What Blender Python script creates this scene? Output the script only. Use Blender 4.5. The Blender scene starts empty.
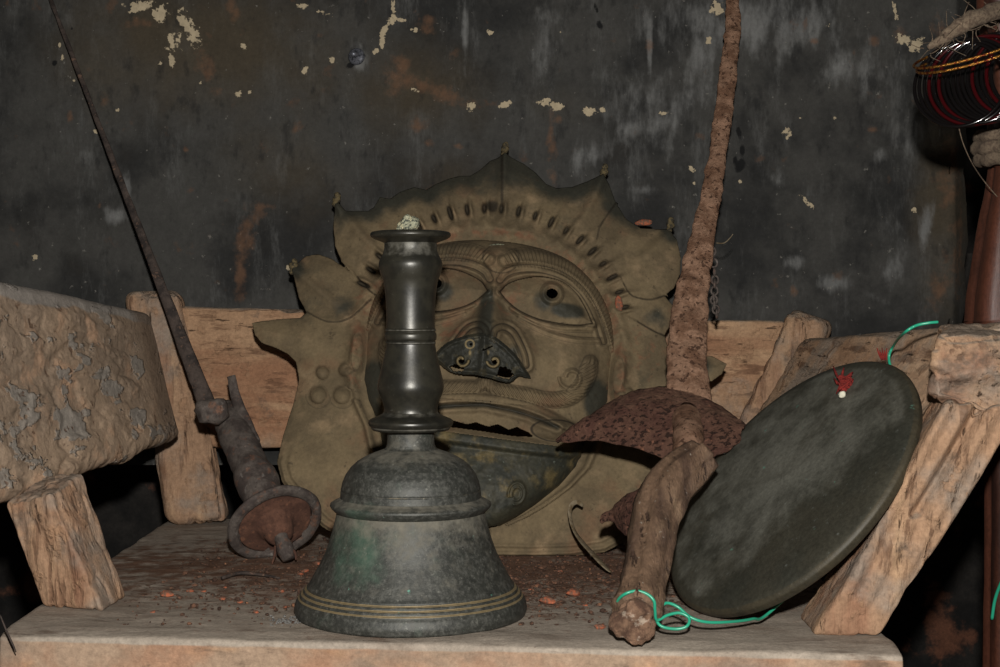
import bpy, math, random
import numpy as np
from mathutils import Vector, Matrix

random.seed(7)
RNG = np.random.default_rng(7)
SC = bpy.context.scene
COL = SC.collection
PI = math.pi

# ------------------------------------------------------------------ camera
F = 1500.0
PITCH = 0.02
CAM = np.array((0.0, -1.5, 0.31))
CX, CY = 500.0, 333.5
cd = bpy.data.cameras.new('camera'); cam = bpy.data.objects.new('camera', cd); COL.objects.link(cam)
cd.sensor_width = 36; cd.lens = 36*F/1000
cam.location = CAM; cam.rotation_euler = (PI/2-PITCH, 0, 0)
cd.clip_start = .01
SC.camera = cam
CT, ST = math.cos(PITCH), math.sin(PITCH)

def ray(px, py):
    a = (np.asarray(px, float)-CX)/F; b = (CY-np.asarray(py, float))/F
    return a, CT+b*ST, -ST+b*CT
def P(px, py, Y):
    """measured photo position -> world point standing at depth Y"""
    x, y, z = ray(px, py); t = (Y-CAM[1])/y
    return (float(CAM[0]+t*x), float(Y), float(CAM[2]+t*z))
def G(px, py, z0=0.0):
    x, y, z = ray(px, py); t = (z0-CAM[2])/z
    return (float(t*x), float(CAM[1]+t*y), z0)

# ------------------------------------------------------------------ noise
def _h(i, j, k, s):
    n = (i*374761393 + j*668265263 + k*2147483647 + s*1274126177) & 0x7fffffff
    n = ((n ^ (n >> 13))*1274126177) & 0x7fffffff
    return ((n ^ (n >> 16)) & 0xffff)/65535.0
def vn1(p, s=0):
    i = np.floor(p).astype(np.int64); f = p-i; f = f*f*(3-2*f)
    r = 0
    for a in (0, 1):
        for b in (0, 1):
            for c in (0, 1):
                w = (f[:, 0] if a else 1-f[:, 0])*(f[:, 1] if b else 1-f[:, 1])*(f[:, 2] if c else 1-f[:, 2])
                r = r+w*_h(i[:, 0]+a, i[:, 1]+b, i[:, 2]+c, s)
    return r*2-1
def vn(p, scale, octv=3, seed=0):
    p = np.asarray(p, float)*np.asarray(scale, float); r = 0; amp = 1.; tot = 0
    for o in range(octv):
        r = r+amp*vn1(p+o*17.3, seed+o); tot += amp; amp *= .5; p = p*2.03
    return r/tot
def sstep(a, b, x):
    t = np.clip((x-a)/(b-a), 0, 1); return t*t*(3-2*t)

# ------------------------------------------------------------------ objects
def setp(o, label=None, cat=None, group=None, kind=None):
    if label: o['label'] = label
    if cat: o['category'] = cat
    if group: o['group'] = group
    if kind: o['kind'] = kind
    return o
def empty(name, loc, label, cat, group=None):
    o = bpy.data.objects.new(name, None); COL.objects.link(o); o.location = loc
    o.empty_display_size = .02
    return setp(o, label, cat, group)
def mesh(name, V, Fc, m, parent=None, smooth=True, attrs=None):
    me = bpy.data.meshes.new(name)
    V = np.asarray(V, float)
    if parent is not None:
        V = V-np.array(parent_world(parent))
    me.from_pydata([tuple(v) for v in V], [], [tuple(int(i) for i in f) for f in Fc])
    if attrs:
        for k, a in attrs.items():
            at = me.attributes.new(k, 'FLOAT', 'POINT'); at.data.foreach_set('value', np.asarray(a, np.float32))
    if smooth:
        me.polygons.foreach_set('use_smooth', [True]*len(me.polygons))
    me.materials.append(m); me.update(); me.validate()
    o = bpy.data.objects.new(name, me); COL.objects.link(o)
    if parent is not None: o.parent = parent
    return o
def parent_world(p):
    l = np.array(p.location)
    if p.parent: l = l+np.array(parent_world(p.parent))
    return l
def recenter(o):
    """origin of a one-mesh thing at its base"""
    co = np.array([v.co for v in o.data.vertices]); c = co.mean(0); c[2] = co[:, 2].min()
    o.data.transform(Matrix.Translation(-Vector(c))); o.location = c
    return o

class MB:
    def __init__(s): s.V = []; s.F = []; s.n = 0
    def add(s, V, Fc):
        V = np.asarray(V, float)
        s.V.append(V); s.F += [tuple(i+s.n for i in f) for f in Fc]; s.n += len(V)
    def build(s, name, m, parent=None, **k): return mesh(name, np.concatenate(s.V), s.F, m, parent, **k)

def catmull(pts, n):
    pts = np.asarray(pts, float); q = np.vstack([2*pts[0]-pts[1], pts, 2*pts[-1]-pts[-2]])
    out = []
    for i in range(1, len(q)-2):
        t = np.linspace(0, 1, n, endpoint=False)[:, None]
        a, b, c, d = q[i-1], q[i], q[i+1], q[i+2]
        out.append(.5*(2*b+(c-a)*t+(2*a-5*b+4*c-d)*t*t+(3*b-a-3*c+d)*t**3))
    out.append(pts[-1:])
    return np.vstack(out)

def tube(pts, rad, n=6, seg=12, amp=0, nscale=60, closed=False, cap=True, flat=None, seed=0, up=None, profile=None):
    """swept tube. rad per control point. flat: (a,b) scale of the section axes"""
    pts = np.asarray(pts, float)
    rad = np.full(len(pts), rad) if np.isscalar(rad) else np.asarray(rad, float)
    if n > 1 and not closed:
        pr = catmull(np.hstack([pts, rad[:, None]]), n); pts = pr[:, :3]; rad = np.maximum(pr[:, 3], 1e-5)
    N = len(pts)
    if closed: T = np.roll(pts, -1, 0)-np.roll(pts, 1, 0)
    else: T = np.gradient(pts, axis=0)
    T /= np.linalg.norm(T, axis=1)[:, None]+1e-12
    u = np.array(up if up is not None else (0.13, 1, .21), float)
    V = []
    for i in range(N):
        u = u-T[i]*np.dot(u, T[i]); u /= np.linalg.norm(u)+1e-12
        w = np.cross(T[i], u)
        a = np.arange(seg)/seg*2*PI
        fa, fb = flat if flat else (1, 1)
        c, s_ = np.cos(a), np.sin(a)
        if profile: c, s_ = profile(a)
        V.append(pts[i]+rad[i]*(fa*c[:, None]*u+fb*s_[:, None]*w))
    V = np.array(V)
    if amp:
        flatV = V.reshape(-1, 3); cen = np.repeat(pts, seg, 0); d = flatV-cen
        d /= np.linalg.norm(d, axis=1)[:, None]+1e-12
        V = (flatV+d*(vn(flatV, nscale, 3, seed)*amp)[:, None]).reshape(V.shape)
    V = V.reshape(-1, 3); Fc = []
    for i in range(N if closed else N-1):
        j = (i+1) % N
        for k in range(seg):
            l = (k+1) % seg
            Fc.append((i*seg+k, j*seg+k, j*seg+l, i*seg+l)[::-1])
    if cap and not closed:
        V = np.vstack([V, pts[0], pts[-1]]); a, b = N*seg, N*seg+1
        for k in range(seg):
            l = (k+1) % seg
            Fc.append((a, k, l)[::-1]); Fc.append((b, (N-1)*seg+l, (N-1)*seg+k)[::-1])
    return V, Fc

def lathe(prof, seg=96, origin=(0, 0, 0), R=None):
    """prof: list of (radius, height)"""
    prof = np.asarray(prof, float); a = np.arange(seg)/seg*2*PI
    V = []; Fc = []; n = len(prof)
    for r, z in prof: V.append(np.stack([r*np.cos(a), r*np.sin(a), np.full(seg, z)], 1))
    V = np.array(V).reshape(-1, 3)
    for i in range(n-1):
        for k in range(seg):
            l = (k+1) % seg
            Fc.append((i*seg+k, i*seg+l, (i+1)*seg+l, (i+1)*seg+k))
    m = len(V); V = np.vstack([V, (0, 0, prof[0][1]), (0, 0, prof[-1][1])])
    for k in range(seg):
        l = (k+1) % seg
        Fc.append((m, l, k)); Fc.append((m+1, (n-1)*seg+k, (n-1)*seg+l))
    if R is not None: V = V@np.asarray(R).T
    return V+np.asarray(origin), Fc

def smooth_profile(p, n=5):
    p = np.asarray(p, float); return catmull(p, n)

def hexa(c8, n=(12, 12, 12), rnd=.15, amp=.002, nscale=(30, 30, 30), seed=0, extra=None):
    """rough block through 8 corners c8[w][v][u]; rnd = corner rounding"""
    c = np.asarray(c8, float).reshape(2, 2, 2, 3)
    size = [np.linalg.norm(c[0, 0, 1]-c[0, 0, 0]), np.linalg.norm(c[0, 1, 0]-c[0, 0, 0]), np.linalg.norm(c[1, 0, 0]-c[0, 0, 0])]
    rm = min(size)*rnd
    idx = {}; V = []; Fc = []
    def vid(i, j, k):
        key = (i, j, k)
        if key not in idx:
            idx[key] = len(V); V.append((i/n[0], j/n[1], k/n[2]))
        return idx[key]
    for a in range(3):
        b, d = (a+1) % 3, (a+2) % 3
        for side in (0, n[a]):
            for i in range(n[b]):
                for j in range(n[d]):
                    q = []
                    for (di, dj) in ((0, 0), (1, 0), (1, 1), (0, 1)):
                        k = [0, 0, 0]; k[a] = side; k[b] = i+di; k[d] = j+dj; q.append(vid(*k))
                    Fc.append(q if side else q[::-1])
    u = np.array(V)
    S = np.array(size)
    p = (u-.5)*S; inner = np.clip(p, -(S/2-rm), S/2-rm); d = p-inner
    L = np.linalg.norm(d, axis=1); m = L > 1e-9
    nd = np.zeros_like(d); nd[m] = d[m]/L[m][:, None]
    p = inner+nd*np.minimum(L, rm)[:, None]
    edge = (np.abs(u-.5) > .4999).sum(1) > 0
    uu = p/S+.5
    def tri(q):
        x, y, z = q[:, 0:1], q[:, 1:2], q[:, 2:3]
        return (((c[0, 0, 0]*(1-x)+c[0, 0, 1]*x)*(1-y)+(c[0, 1, 0]*(1-x)+c[0, 1, 1]*x)*y)*(1-z)
                + ((c[1, 0, 0]*(1-x)+c[1, 0, 1]*x)*(1-y)+(c[1, 1, 0]*(1-x)+c[1, 1, 1]*x)*y)*z)
    W = tri(uu)
    nrm = W-tri(np.clip(.5+(uu-.5)*.8, 0, 1))
    # outward direction from the unrounded face axis
    ax = np.zeros_like(u)
    ax[:] = nd
    W2 = tri(uu+ax/S*1e-3); nn = W2-W; ln = np.linalg.norm(nn, axis=1)[:, None]
    nn = np.where(ln > 1e-9, nn/(ln+1e-12), 0)
    h = vn(W, nscale, 4, seed)*amp
    if extra is not None: h = h+extra(uu, W)
    W = W+nn*h[:, None]
    cen = c.reshape(-1, 3).mean(0)
    # make the winding outward
    f0 = Fc[0]; a_, b_, c_ = W[f0[0]], W[f0[1]], W[f0[2]]
    if np.dot(np.cross(b_-a_, c_-a_), W[list(f0)].mean(0)-cen) < 0: Fc = [f[::-1] for f in Fc]
    return W, Fc

def rock(c, r, seed, sq=(1, 1, .6), rot=None, sub=2):
    import bmesh
    bm = bmesh.new(); bmesh.ops.create_icosphere(bm, subdivisions=sub, radius=1)
    V = np.array([v.co for v in bm.verts]); Fc = [[v.index for v in f.verts] for f in bm.faces]; bm.free()
    k = 1+.45*vn(V+seed*3.1, 1.3, 2, seed)
    V = V*k[:, None]*np.array(sq)*r
    if rot is not None:
        cz, sz = math.cos(rot), math.sin(rot); V = V@np.array(((cz, sz, 0), (-sz, cz, 0), (0, 0, 1)))
    V[:, 2] -= V[:, 2].min()
    return V+np.array(c), Fc

# ------------------------------------------------------------------ materials
def lin(c): return tuple(((x/255)/12.92 if x/255 <= .04045 else ((x/255+.055)/1.055)**2.4) for x in c)
MATS = {}
def material(name, base, layers=(), rough=.85, metal=0., bump=.25, bscale=120., bstretch=(1, 1, 1), spec=.3, coord='Object', dist=.002, coat=0, k=2.0, grit=.8, gs=230):
    m = bpy.data.materials.new(name); m.use_nodes = True
    nt = m.node_tree; N = nt.nodes; L = nt.links
    bs = N['Principled BSDF']
    tc = N.new('ShaderNodeTexCoord')
    def mapping(st):
        mp = N.new('ShaderNodeMapping'); mp.inputs['Scale'].default_value = st; L.new(tc.outputs[coord], mp.inputs['Vector']); return mp.outputs[0]
    def noise(scale, st=(1, 1, 1), det=6, rgh=.6):
        n = N.new('ShaderNodeTexNoise'); n.inputs['Scale'].default_value = scale*k; n.inputs['Detail'].default_value = det
        n.inputs['Roughness'].default_value = rgh; L.new(mapping(st), n.inputs['Vector']); return n.outputs['Fac']
    def math_(op, a, b):
        n = N.new('ShaderNodeMath'); n.operation = op
        for i, x in enumerate((a, b)):
            if isinstance(x, (int, float)): n.inputs[i].default_value = x
            else: L.new(x, n.inputs[i])
        return n.outputs[0]
    def ramp(x, lo, hi, mx=1.):
        n = N.new('ShaderNodeMapRange'); n.interpolation_type = 'SMOOTHSTEP'
        n.inputs['From Min'].default_value = lo; n.inputs['From Max'].default_value = hi; n.inputs['To Max'].default_value = mx
        L.new(x, n.inputs['Value']); return n.outputs[0]
    rgb = N.new('ShaderNodeRGB'); rgb.outputs[0].default_value = (*lin(base), 1); cur = rgb.outputs[0]
    rcur = None; heights = []
    for ly in layers:
        kind = ly[0]; colr = ly[1]; o = ly[2] if len(ly) > 2 else {}
        mx = o.get('mx', 1.)
        if kind == 'noise':
            f = ramp(noise(o.get('s', 20), o.get('st', (1, 1, 1)), o.get('det', 6), o.get('rgh', .6)), o.get('lo', .45), o.get('hi', .6), mx)
        elif kind == 'attr':
            at = N.new('ShaderNodeAttribute'); at.attribute_name = o['a']
            nz = noise(o.get('s', 60), o.get('st', (1, 1, 1)), 5)
            v = math_('ADD', at.outputs['Fac'], math_('MULTIPLY', math_('SUBTRACT', nz, .5), o.get('na', .6)))
            f = ramp(v, o.get('lo', .4), o.get('hi', .6), mx)
        elif kind == 'up':
            g = N.new('ShaderNodeNewGeometry'); sp = N.new('ShaderNodeSeparateXYZ'); L.new(g.outputs['Normal'], sp.inputs[0])
            nz = noise(o.get('s', 30), (1, 1, 1), 6)
            v = math_('ADD', sp.outputs['Z'], math_('MULTIPLY', math_('SUBTRACT', nz, .5), o.get('na', .8)))
            f = ramp(v, o.get('lo', .4), o.get('hi', .8), mx)
        elif kind == 'speck':
            vo = N.new('ShaderNodeTexVoronoi'); vo.inputs['Scale'].default_value = o.get('s', 200); L.new(mapping(o.get('st', (1, 1, 1))), vo.inputs['Vector'])
            f0 = ramp(vo.outputs['Distance'], o.get('r', .25), o.get('r', .25)*.5)
            f = math_('MULTIPLY', f0, ramp(noise(o.get('s2', 40)), o.get('lo', .5), o.get('hi', .6), mx))
        mixn = N.new('ShaderNodeMix'); mixn.data_type = 'RGBA'; L.new(f, mixn.inputs[0]); L.new(cur, mixn.inputs[6])
        mixn.inputs[7].default_value = (*lin(colr), 1); cur = mixn.outputs[2]
        if 'h' in o: heights.append((f, o['h']))
        if 'rough' in o:
            mr = N.new('ShaderNodeMix'); mr.data_type = 'FLOAT'; L.new(f, mr.inputs[0])
            if rcur is None: mr.inputs[2].default_value = rough
            else: L.new(rcur, mr.inputs[2])
            mr.inputs[3].default_value = o['rough']; rcur = mr.outputs[0]
    if grit:
        gv_ = math_('ADD', math_('MULTIPLY', noise(gs/k, (1, 1, 1), 8, .75), 2.2*grit), 1-1.1*grit)
        gv_ = math_('MULTIPLY', gv_, math_('ADD', math_('MULTIPLY', noise(gs/k*.2, (1, 1, 1), 6, .7), 1.2*grit), 1-.6*grit))
        hs = N.new('ShaderNodeHueSaturation'); L.new(gv_, hs.inputs['Value']); L.new(cur, hs.inputs['Color']); cur = hs.outputs[0]
    L.new(cur, bs.inputs['Base Color'])
    bs.inputs['Roughness'].default_value = rough
    if rcur is not None: L.new(rcur, bs.inputs['Roughness'])
    bs.inputs['Metallic'].default_value = metal
    bs.inputs['Specular IOR Level'].default_value = spec
    if coat: bs.inputs['Coat Weight'].default_value = coat; bs.inputs['Coat Roughness'].default_value = .08
    if bump:
        hgt = noise(bscale, bstretch, 8, .72)
        for f, k in heights: hgt = math_('ADD', hgt, math_('MULTIPLY', f, k))
        bp = N.new('ShaderNodeBump'); bp.inputs['Strength'].default_value = bump; bp.inputs['Distance'].default_value = dist
        L.new(hgt, bp.inputs['Height']); L.new(bp.outputs[0], bs.inputs['Normal'])
    MATS[name] = m
    return m

M_wall = material('sooty_plaster', (61, 60, 57), (
    ('noise', (38, 38, 37), dict(s=6, lo=.42, hi=.62)),
    ('noise', (92, 92, 90), dict(s=30, st=(1, 1, .25), lo=.5, hi=.78, mx=.65, rgh=.78)),
    ('attr', (68, 60, 47), dict(a='brown', s=12, na=.9, lo=.25, hi=1.0, mx=.8)),
    ('attr', (112, 112, 110), dict(a='grey', s=50, st=(1, 1, .35), na=2.1, lo=.35, hi=1.15, mx=.8)),
    ('noise', (28, 28, 28), dict(s=45, st=(1, 1, .5), lo=.54, hi=.72, mx=.6)),
    ('noise', (84, 64, 50), dict(s=22, lo=.62, hi=.72, mx=.6)),
    ('noise', (118, 115, 108), dict(s=110, lo=.66, hi=.72, mx=.6)),
    ('attr', (104, 76, 56), dict(a='rust', s=55, na=2.2, lo=.4, hi=1.25, mx=.62)),
    ('attr', (166, 152, 126), dict(a='cream', s=130, na=2.2, lo=.58, hi=.72, h=-.5)),
    ('attr', (20, 20, 20), dict(a='black', s=50, na=1.2, lo=.5, hi=.8)),
), rough=.85, bump=.4, bscale=70, dist=.003, spec=.2, k=1.0, grit=.4, gs=170)
M_shade_plaster = material('shade_dark_plaster', (40, 37, 34), (  # base colour darkened to stand in for shade; the brown is real staining
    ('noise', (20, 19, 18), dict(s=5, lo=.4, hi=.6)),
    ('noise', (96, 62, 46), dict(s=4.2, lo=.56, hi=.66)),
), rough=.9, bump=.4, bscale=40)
M_floor = material('earth_floor', (48, 40, 34), (('noise', (30, 26, 23), dict(s=8)),), rough=.95)
WOODC = (154, 124, 99)
def wood(name, st, base=WOODC, dust=(134, 122, 110), red=(130, 93, 73), pale=(172, 142, 112), bark=.0, dlo=.45):
    st2 = tuple(x if x < 1 else 1 for x in st)
    ly = [('noise', red, dict(s=7, st=st, lo=.44, hi=.66, mx=.8)),
          ('noise', pale, dict(s=16, st=st, lo=.52, hi=.72, mx=.8)),
          ('noise', (98, 72, 56), dict(s=34, st=st, lo=.54, hi=.66, mx=.75, h=-.5)),
          ('noise', dust, dict(s=6, lo=dlo, hi=dlo+.2, mx=.85)),
          ('noise', (150, 118, 92), dict(s=20, lo=.58, hi=.66, mx=.7, h=.4)),
          ('noise', (92, 80, 70), dict(s=8, lo=.56, hi=.70, mx=.75, rgh=.75)),
          ('noise', (58, 44, 36), dict(s=42, st=st, lo=.62, hi=.70, mx=.85, h=-1.)),
          ('up', (128, 118, 106), dict(lo=.45, hi=1.0, s=24, na=.7, mx=.75))]
    return material(name, base, ly, rough=.95, bump=.8, bscale=34, bstretch=st, spec=.08, dist=.006, grit=.6)
M_wood_y = wood('weathered_wood_lengthwise', (1, .12, 1))
M_plank = wood('lightened_dusty_plank_wood', (1, .12, 1), base=(196, 164, 134), red=(176, 138, 108), dust=(168, 152, 136), pale=(206, 176, 146))  # dusty wood, lightened to make up for weak grazing light on the plank
M_wood_z = wood('weathered_wood_upright', (1, 1, .12))
M_wood_z2 = wood('weathered_wood_upright_greyed', (1, 1, .12), dlo=.36)
M_wood_x = wood('weathered_wood_rail', (.2, 1, 1), base=(156, 125, 98), red=(138, 100, 76), dlo=.52)
M_slab = material('flaking_slab_wood', (158, 136, 114), (
    ('noise', (138, 120, 102), dict(s=5, lo=.4, hi=.6)),
    ('noise', (176, 143, 116), dict(s=9, lo=.52, hi=.66, mx=.8)),
    ('noise', (138, 131, 122), dict(s=9, st=(1, .6, 1.3), lo=.55, hi=.58, mx=.9, h=.8, det=5)),
    ('noise', (98, 74, 58), dict(s=34, lo=.62, hi=.69, mx=.8, h=-.5)),
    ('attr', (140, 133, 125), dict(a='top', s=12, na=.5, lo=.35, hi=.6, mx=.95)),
    ('attr', (106, 90, 76), dict(a='end', s=8, na=.6, lo=.3, hi=.8, mx=.8)),
), rough=.95, bump=.6, bscale=24, spec=.08, dist=.006, grit=.45)
M_seat = material('dusty_seat_plank', (150, 128, 108), (
    ('noise', (150, 112, 88), dict(s=5, lo=.45, hi=.65, mx=.7)),
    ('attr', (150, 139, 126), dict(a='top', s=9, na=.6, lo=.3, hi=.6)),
    ('noise', (122, 108, 95), dict(s=9, st=(.4, 1, 1), lo=.5, hi=.68, mx=.8)),
    ('attr', (190, 144, 100), dict(a='front', s=6, st=(.35, 1, 1), na=.9, lo=.35, hi=.7, h=.3)),
    ('attr', (120, 98, 76), dict(a='front', s=11, st=(.3, 1, 1), na=2.6, lo=.95, hi=1.35, mx=.85)),
    ('noise', (96, 80, 68), dict(s=24, st=(.3, 1, 1), lo=.60, hi=.7, mx=.7)),
    ('attr', (104, 76, 60), dict(a='litter', s=22, na=1.5, lo=.28, hi=.75, mx=.9, h=.4)),
    ('attr', (88, 64, 51), dict(a='crust', s=60, na=1.9, lo=.5, hi=.75, mx=.9, h=.6)),
), rough=1, bump=.5, bscale=40, bstretch=(.4, 1, 1), spec=.05, dist=.003, grit=.6)
M_bell = material('aged_bell_bronze', (56, 57, 52), (
    ('noise', (47, 48, 44), dict(s=28, lo=.4, hi=.6, rgh=.8)),
    ('noise', (112, 111, 104), dict(s=90, lo=.42, hi=.74, mx=.55, rough=.85, rgh=.8)),
    ('attr', (66, 92, 76), dict(a='green', s=16, na=1.5, lo=.35, hi=1.0, mx=.7, rough=.85)),
    ('noise', (126, 125, 116), dict(s=120, lo=.60, hi=.72, mx=.5)),
    ('attr', (118, 113, 100), dict(a='dust', s=40, na=1.3, lo=.4, hi=1.0, mx=.7, rough=.95)),
    ('attr', (142, 124, 90), dict(a='line', s=40, na=.9, lo=.45, hi=.8, mx=.75)),
    ('noise', (92, 146, 128), dict(s=60, lo=.70, hi=.74, mx=.8)),
), rough=.52, metal=.3, bump=.3, bscale=110, spec=.5, dist=.0012, grit=.4)
M_handle = material('polished_handle_bronze', (52, 50, 42), (
    ('noise', (38, 37, 32), dict(s=20, lo=.4, hi=.6)),
    ('attr', (112, 109, 99), dict(a='dust', s=60, na=1.0, lo=.45, hi=.9, mx=.6, rough=.85)),
    ('noise', (128, 127, 118), dict(s=190, lo=.67, hi=.73, mx=.5)),
    ('noise', (84, 128, 116), dict(s=26, lo=.75, hi=.79, mx=.7)),
), rough=.36, metal=.35, bump=.12, bscale=120, spec=.55, dist=.001, grit=.25)
M_lump = material('crusted_wax', (138, 138, 116), (('noise', (62, 66, 58), dict(s=220, lo=.5, hi=.58)), ('noise', (196, 186, 150), dict(s=120, lo=.55, hi=.65))), rough=.7, bump=.6, bscale=400)
MASKL = (
    ('noise', (92, 80, 61), dict(s=8, lo=.38, hi=.62)),
    ('noise', (134, 114, 88), dict(s=12, lo=.52, hi=.75, mx=.75)),
    ('noise', (108, 84, 63), dict(s=7, lo=.54, hi=.70, mx=.7)),
    ('noise', (62, 60, 49), dict(s=4.5, lo=.55, hi=.72, mx=.6, rgh=.75)),
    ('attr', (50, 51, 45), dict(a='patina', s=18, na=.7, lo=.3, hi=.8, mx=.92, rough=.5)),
    ('attr', (112, 80, 60), dict(a='rust', s=34, na=1.9, lo=.36, hi=.85, mx=.85, h=.5)),
    ('noise', (56, 48, 38), dict(s=60, lo=.62, hi=.72, mx=.6)),
    ('noise', (150, 136, 110), dict(s=110, lo=.70, hi=.75, mx=.5)),
    ('attr', (36, 32, 26), dict(a='crease_shade', s=40, na=.4, lo=.3, hi=.9, mx=.85)),  # shading of the relief painted as dark lines along creases and slots
)
M_mask = material('dusty_mask_bronze', (108, 94, 71), MASKL, rough=.88, metal=.0, bump=.4, bscale=60, spec=.2, dist=.002, grit=.45)
M_jaw = material('dark_jaw_bronze', (56, 54, 42), (
    ('noise', (44, 45, 38), dict(s=16, lo=.4, hi=.6)),
    ('noise', (104, 90, 58), dict(s=14, lo=.5, hi=.66, mx=.75)),
    ('noise', (112, 118, 108), dict(s=70, lo=.64, hi=.72, mx=.5)),
    ('attr', (112, 98, 68), dict(a='rust', s=40, na=.8, lo=.4, hi=.7)),
), rough=.62, metal=.1, bump=.25, bscale=80, spec=.3, dist=.0015)
M_noseplate = material('dark_nose_plate', (44, 44, 38), (('noise', (66, 62, 48), dict(s=40, lo=.5, hi=.65)), ('attr', (118, 104, 74), dict(a='scroll', s=50, na=.4, lo=.4, hi=.7))), rough=.6, metal=.2, bump=.35, bscale=160)
M_petalknob = material('crusted_knob', (96, 84, 58), (('noise', (54, 50, 40), dict(s=120, lo=.45, hi=.6)),), rough=.9, bump=.6, bscale=250)
M_iron = material('rusty_grey_iron', (88, 80, 74), (
    ('noise', (64, 56, 52), dict(s=24, lo=.42, hi=.6)),
    ('noise', (108, 78, 62), dict(s=40, lo=.55, hi=.68, mx=.8)),
    ('noise', (126, 120, 114), dict(s=60, lo=.6, hi=.72, mx=.6)),
    ('noise', (50, 38, 32), dict(s=140, lo=.62, hi=.7, mx=.8, h=-.6))), rough=.8, metal=.1, bump=.6, bscale=160, spec=.3)
M_ironblade = material('dark_blade_iron', (70, 60, 54), (('noise', (44, 38, 35), dict(s=30, lo=.4, hi=.6)), ('noise', (104, 82, 68), dict(s=60, lo=.58, hi=.7))), rough=.8, metal=.1, bump=.4, bscale=200)
M_rustred = material('red_rust', (90, 62, 49), (('noise', (74, 50, 40), dict(s=20, lo=.42, hi=.6)), ('noise', (112, 76, 57), dict(s=60, lo=.56, hi=.68, mx=.7)), ('noise', (56, 42, 36), dict(s=110, lo=.6, hi=.7))), rough=.95, bump=.6, bscale=180)
M_rustblade = material('crusted_rust_blade', (138, 108, 88), (
    ('noise', (106, 79, 62), dict(s=22, lo=.42, hi=.6)),
    ('noise', (144, 115, 94), dict(s=50, lo=.55, hi=.7, mx=.7)),
    ('noise', (70, 50, 40), dict(s=75, lo=.58, hi=.63, mx=.85, h=-.8)),
    ('noise', (74, 54, 44), dict(s=90, lo=.62, hi=.7, h=-.6))), rough=.95, bump=.8, bscale=150, spec=.1, dist=.003)
M_guard = material('pitted_guard_iron', (84, 60, 49), (
    ('noise', (74, 50, 42), dict(s=20, lo=.42, hi=.6)),
    ('noise', (38, 27, 23), dict(s=130, st=(.6, 1, 1), lo=.55, hi=.60, mx=.85, h=-1.)),
    ('noise', (128, 88, 68), dict(s=70, lo=.6, hi=.72, mx=.7)),
    ('up', (140, 108, 88), dict(lo=.75, hi=1.2, na=.8, mx=.7))), rough=.9, bump=.9, bscale=150, spec=.15, dist=.003)
M_grip = material('worn_branch_wood', (106, 84, 66), (
    ('noise', (78, 60, 48), dict(s=22, st=(1, .25, .25), lo=.42, hi=.62)),
    ('noise', (136, 112, 88), dict(s=30, st=(1, .3, .3), lo=.55, hi=.7, mx=.8)),
    ('noise', (72, 54, 44), dict(s=70, st=(1, .25, .25), lo=.6, hi=.7, h=-.6)),
    ('noise', (178, 170, 156), dict(s=110, lo=.66, hi=.71, mx=.7))), rough=.6, bump=.9, bscale=50, bstretch=(1, .25, .25), spec=.35, dist=.005)
M_gripend = material('broken_wood_end', (126, 98, 78), (('noise', (92, 68, 54), dict(s=40, lo=.42, hi=.6)), ('noise', (172, 154, 136), dict(s=50, lo=.56, hi=.68))), rough=.95, bump=.9, bscale=120, dist=.004)
M_gong = material('tarnished_gong', (56, 54, 45), (
    ('noise', (48, 48, 41), dict(s=6, lo=.4, hi=.62)),
    ('attr', (98, 97, 88), dict(a='bloom', s=16, na=1.5, lo=.25, hi=1.05, mx=.75, rough=.8)),
    ('noise', (112, 116, 112), dict(s=70, lo=.62, hi=.76, mx=.4)),
    ('attr', (66, 57, 40), dict(a='rim', s=24, na=1.2, lo=.5, hi=1.1, mx=.5)),
    ('noise', (84, 124, 106), dict(s=34, lo=.69, hi=.75, mx=.7))), rough=.55, metal=.15, bump=.25, bscale=70, spec=.35, dist=.0015)
M_wire = material('green_plastic_wire', (38, 146, 114), (), rough=.35, bump=0, spec=.5, grit=0)
M_thread = material('red_thread', (112, 32, 26), (('noise', (88, 22, 20), dict(s=160, lo=.45, hi=.6)),), rough=.9, bump=.4, bscale=300)
M_white = material('white_knot', (200, 196, 176), (), rough=.9, bump=0)
M_clay = material('orange_clay', (112, 82, 66), (('noise', (150, 84, 58), dict(s=120)),), rough=.95, bump=.5, bscale=300)
M_crumb = material('rust_crumb', (98, 70, 54), (('noise', (62, 46, 37), dict(s=90, lo=.42, hi=.52)), ('noise', (138, 96, 70), dict(s=70, lo=.6, hi=.66))), rough=.95, bump=.4, bscale=300)
M_ash = material('grey_ash', (120, 118, 114), (('noise', (74, 72, 70), dict(s=300)),), rough=1, bump=.5, bscale=500)
M_leaf = material('dry_leaf_strip', (116, 104, 84), (('noise', (92, 78, 56), dict(s=60)),), rough=.7, bump=.3, bscale=120)
M_pillar = material('varnished_pillar_wood', (72, 40, 28), (
    ('noise', (46, 27, 21), dict(s=9, st=(1, 1, .15), lo=.42, hi=.62)),
    ('noise', (118, 78, 52), dict(s=14, st=(1, 1, .18), lo=.64, hi=.76, mx=.8))), rough=.5, bump=.4, bscale=30, bstretch=(1, 1, .2), spec=.4, coat=.08)
M_rope = material('hairy_grey_rope', (106, 92, 76), (('noise', (84, 70, 58), dict(s=140, lo=.45, hi=.6)),), rough=1, bump=.8, bscale=300)
M_glass_black = material('black_glass_bangle', (12, 10, 10), (), grit=0, rough=.12, bump=0, spec=.6)
M_glass_red = material('red_glass_bangle', (46, 5, 7), (), grit=0, rough=.14, bump=0, spec=.6)
M_gold = material('gilt_bangle', (168, 118, 52), (('noise', (96, 30, 20), dict(s=160, lo=.5, hi=.56)),), rough=.25, metal=.8, bump=.5, bscale=600)
M_steel = material('dull_steel', (128, 130, 138), (('noise', (70, 72, 78), dict(s=90)),), rough=.4, metal=.6, bump=.2)

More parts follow.
